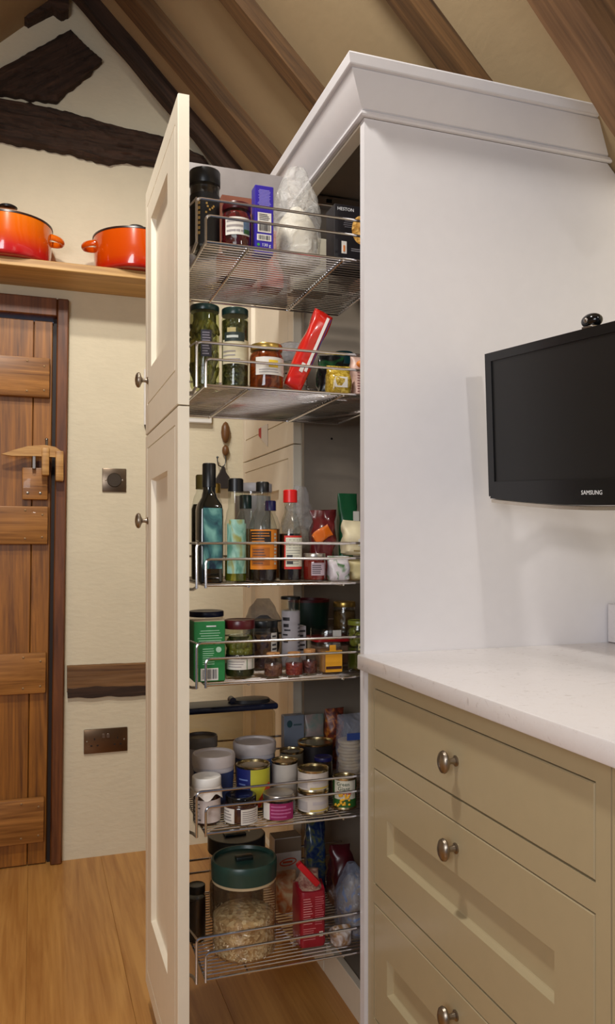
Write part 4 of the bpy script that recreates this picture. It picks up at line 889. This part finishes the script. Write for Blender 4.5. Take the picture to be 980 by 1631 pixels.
B().prism([(-0.006, 0.012), (0.026, 0.058), (0.026, 0.036), (0.004, 0.008)], 'Y', -0.037, -0.0285).out('label', plain((190, 60, 40), 0.5), t, smooth=0); lines_curved(t, 0.0360, -70, -30, 0.03, 0.07, 4, plain((120, 140, 200), 0.6), 0.3)
can('food_tin', 'plain pale tin with bare brass-coloured top, left of the stacked pair', 0.517, 1.660, LEV(5), 0.0290, 0.087, plain((206, 196, 184), 0.5))
can('food_tin', 'tin with bare brass-coloured top, set behind the plain pale one', 0.557, 1.735, LEV(5), 0.0280, 0.087, plain((120, 110, 90), 0.5))
t = can('round_tin', 'wide dark round tin at the back of the fifth basket', 0.634, 1.790, LEV(5), 0.0430, 0.088, plain((34, 30, 32), 0.35), cat='tin')
jar('paste_jar', 'small jar with dark blue lid behind the stacked white tins', 0.607, 1.660, 5, 0.0205, 0.086, plain((60, 50, 36), 0.3), plain((26, 26, 84), 0.4), 0.008, 0.95, 0.85, 0.9)
t = packet('wafer_packet', 'clear and blue packet of stacked round wafers at the cabinet end', 0.678, 1.680, 5, 0.062, 0.056, 0.172, film((190, 196, 214), 0.15, 0.85), 41, top=0.2, crump=0.004, sqz=2.2)
for i in range(15): B().loft([(0, .024), (.001, .0255), (.0058, .0255), (.0068, .024)], 24).out('wafer', plain((214, 190, 150), 0.7), t, (0.002*math.sin(i*2.1), 0.0015*math.cos(i*1.7), 0.006+i*0.0072))
flat_label(t, -0.0286, -0.018, 0.016, 0.118, 0.134, plain((54, 76, 140), 0.4))
t = carton('grey_carton', 'blue-grey carton with a dark emblem, back of the fifth basket', 0.604, 1.872, 5, 0.052, 0.026, 0.136, plain((116, 122, 134), 0.5)); B().loft([(0, .007, .009), (.0005, .007, .009)], 16).xform(Matrix.Translation((-0.012, -0.0133, 0.116)) @ Matrix.Rotation(PI/2, 4, 'X')).out('emblem', plain((40, 70, 76), 0.5), t, smooth=0); lines_flat(t, -0.0133, -0.002, 0.02, 0.108, 0.118, 1, plain((60, 80, 86), 0.5), 0.4)
packet('pale_pouch', 'pale pink pouch with green scribble, beside the blue-grey carton', 0.658, 1.868, 5, 0.048, 0.026, 0.134, smear((150, 128, 122), (110, 126, 116), 30, 0.4), 43, top=0.3, crump=0.003)
packet('floral_packet', 'brown packet with orange flowers at the back, fifth basket', 0.7075, 1.855, 5, 0.046, 0.040, 0.148, smear((70, 40, 28), (186, 110, 36), 50, 0.4, (110, 40, 30)), 44, top=0.35, crump=0.005)

# bottom basket
t = thing('oat_jar', 'large clear storage jar of oats with dark green lid in the bottom basket', 'jar', (0.411, 1.602, LEV(6)))
r = 0.066; h = 0.192
B().loft([(0, r*.9), (.004, r*.97), (.012, r), (h-.05, r), (h-.044, r*.99), (h-.03, r*.98)], 48).out('glass', CLEARP, t)
rnd = random.Random(9); oats = mottled((150, 116, 74), (216, 190, 144), 120, 0.8, (190, 156, 108))
ob = B().loft([(.003, r*.88), (.008, r*.955), (.075, r*.955), (.083, r*.8), (.090, r*.3), (.091, .002)], 40).crumple(0.003, 70, 3, 0.07).out('oats', oats, t)
b = B()
for i in range(420):
    a = rnd.uniform(-2.6, 1.9); z = rnd.uniform(0.006, 0.080); M = Matrix.Translation((math.sin(a)*r*.957, -math.cos(a)*r*.957, z)) @ Matrix.Rotation(a, 4, 'Z') @ Matrix.Rotation(rnd.uniform(0, PI), 4, 'Y')
    e, w = rnd.uniform(.002, .0042), rnd.uniform(.0012, .0022); b.quad([M @ Vector(q) for q in ((-e, 0, 0), (0, -.0006, -w), (e, 0, 0), (0, -.0006, w))])
b.out('oat_flakes', plain((222, 200, 160), 0.8, var=0.2), ob, smooth=0, stuff=True)
B().loft([(h-.044, r*1.0), (h-.036, r*1.0)], 44, cap=False).out('seal', plain((196, 176, 140), 0.5), t)
LG = plain((34, 62, 54), 0.35)
ld_ = B().loft([(h-.038, r*1.02), (h-.016, r*1.035), (h-.004, r*1.035), (h, r*1.0), (h, r*.94), (h-.006, r*.90), (h-.006, r*.36), (h-.004, .003)], 48).out('lid', LG, t)
B().box(-0.018, 0.018, -0.010, 0.010, h-.007, h+.003, 0.003, 2).out('lid_button', plain((18, 26, 24), 0.3), ld_)
t = jar('storage_jar', 'large storage jar with dark lid standing behind the oat jar', 0.432, 1.752, 6, 0.062, 0.186, mottled((80, 56, 40), (120, 90, 60), 80, 0.7), plain((30, 30, 30), 0.3), 0.034, 1.0, 0.95, 0.5, lidr=0.065, glass=CLEARP)
B().box(-0.03, 0.02, -0.014, 0.010, 0.184, 0.190, 0.003, 2).out('lid_button', GLOSSBLACK, t)
PINKR = plain((144, 22, 38), 0.35, var=0.12)
t = packet('pink_packet', 'upright raspberry red block packet with folded clipped top', 0.549, 1.592, 6, 0.056, 0.075, 0.128, PINKR, 51, (0, 0, -0.05), top=0.10, crump=0.0015, sqz=7)
y = -0.0383
lines_flat(t, y, -0.022, -0.001, 0.052, 0.108, 11, plain((214, 140, 140), 0.6), 0.35); lines_flat(t, y, 0.003, 0.023, 0.050, 0.110, 13, plain((200, 110, 116), 0.6), 0.3); lines_flat(t, y, -0.022, 0.008, 0.020, 0.046, 6, plain((210, 130, 130), 0.6), 0.3)
flat_label(t, y, 0.012, 0.020, 0.026, 0.036, PAPER)
B().box(-0.034, 0.030, -0.010, 0.010, 0, 0.014, 0.004, 2).xform(Matrix.Translation((-0.012, -0.022, 0.146)) @ Matrix.Rotation(0.85, 4, 'Y')).out('clip', plain((196, 22, 36), 0.3), t)
B().loft([(0.120, .026, .034, 4), (.136, .022, .016, 3), (.152, .020, .004, 2.4)], 24).crumple(.004, 50, 4).out('folded_top', smear((180, 150, 130), (120, 60, 56), 60, 0.3), t, smooth=30)
t = carton('white_carton', 'white carton with orange oval emblem behind the pink packet', 0.578, 1.850, 6, 0.068, 0.045, 0.132, plain((206, 196, 186), 0.6), top=plain((110, 92, 74), 0.7))
flat_label(t, -0.0228, -0.033, 0.033, 0.098, 0.131, plain((126, 106, 84), 0.6), 'kraft_band')
B().tube([(0.02*math.cos(a), -0.0229, 0.074+0.008*math.sin(a)+0.1*0.02*math.cos(a)) for a in [2*PI*i/24 for i in range(25)]], 0.0015, 6).out('emblem', plain((206, 80, 36), 0.5), t); lines_flat(t, -0.0229, -0.014, 0.012, 0.070, 0.078, 1, plain((206, 80, 36), 0.5), 0.6, True)
packet('snack_packet', 'blue and multicoloured shiny packet at the back, bottom basket', 0.640, 1.810, 6, 0.046, 0.050, 0.180, smear((20, 36, 84), (96, 100, 58), 44, 0.2, (40, 60, 90)), 53, top=0.35, crump=0.006)
packet('maroon_bag', 'dark maroon crumpled bag at the back of the bottom basket', 0.678, 1.735, 6, 0.052, 0.080, 0.136, plain((70, 12, 22), 0.3, var=0.3, scale=40), 54, top=0.5, crump=0.008)
bag('plastic_bag', 'clear and blue plastic food bag at the cabinet end, bottom basket', 0.654, 1.602, 6, 0.038, 0.055, 0.148, film((150, 160, 180), 0.2, 0.75), 56, smear((120, 96, 70), (70, 110, 176), 34, 0.4, (150, 130, 100)), amp=0.009, fillh=0.8)
packet('brown_pouch', 'small brown and white crumpled pouch under the blue plastic bag', 0.610, 1.560, 6, 0.042, 0.040, 0.038, smear((130, 96, 60), (196, 190, 190), 34, 0.4), 57, top=0.4, crump=0.005)
jar('coffee_jar', 'small dark jar squeezed between door and oat jar', 0.3245, 1.668, 6, 0.0195, 0.120, plain((36, 20, 12), 0.4), BLACK, 0.016, 0.9, 0.85, 0.9)
packet('orange_packet', 'orange and cream packet between the oat jar and pink packet', 0.546, 1.745, 6, 0.046, 0.050, 0.090, smear((186, 96, 40), (206, 180, 140), 30, 0.4), 58, top=0.3, crump=0.004)
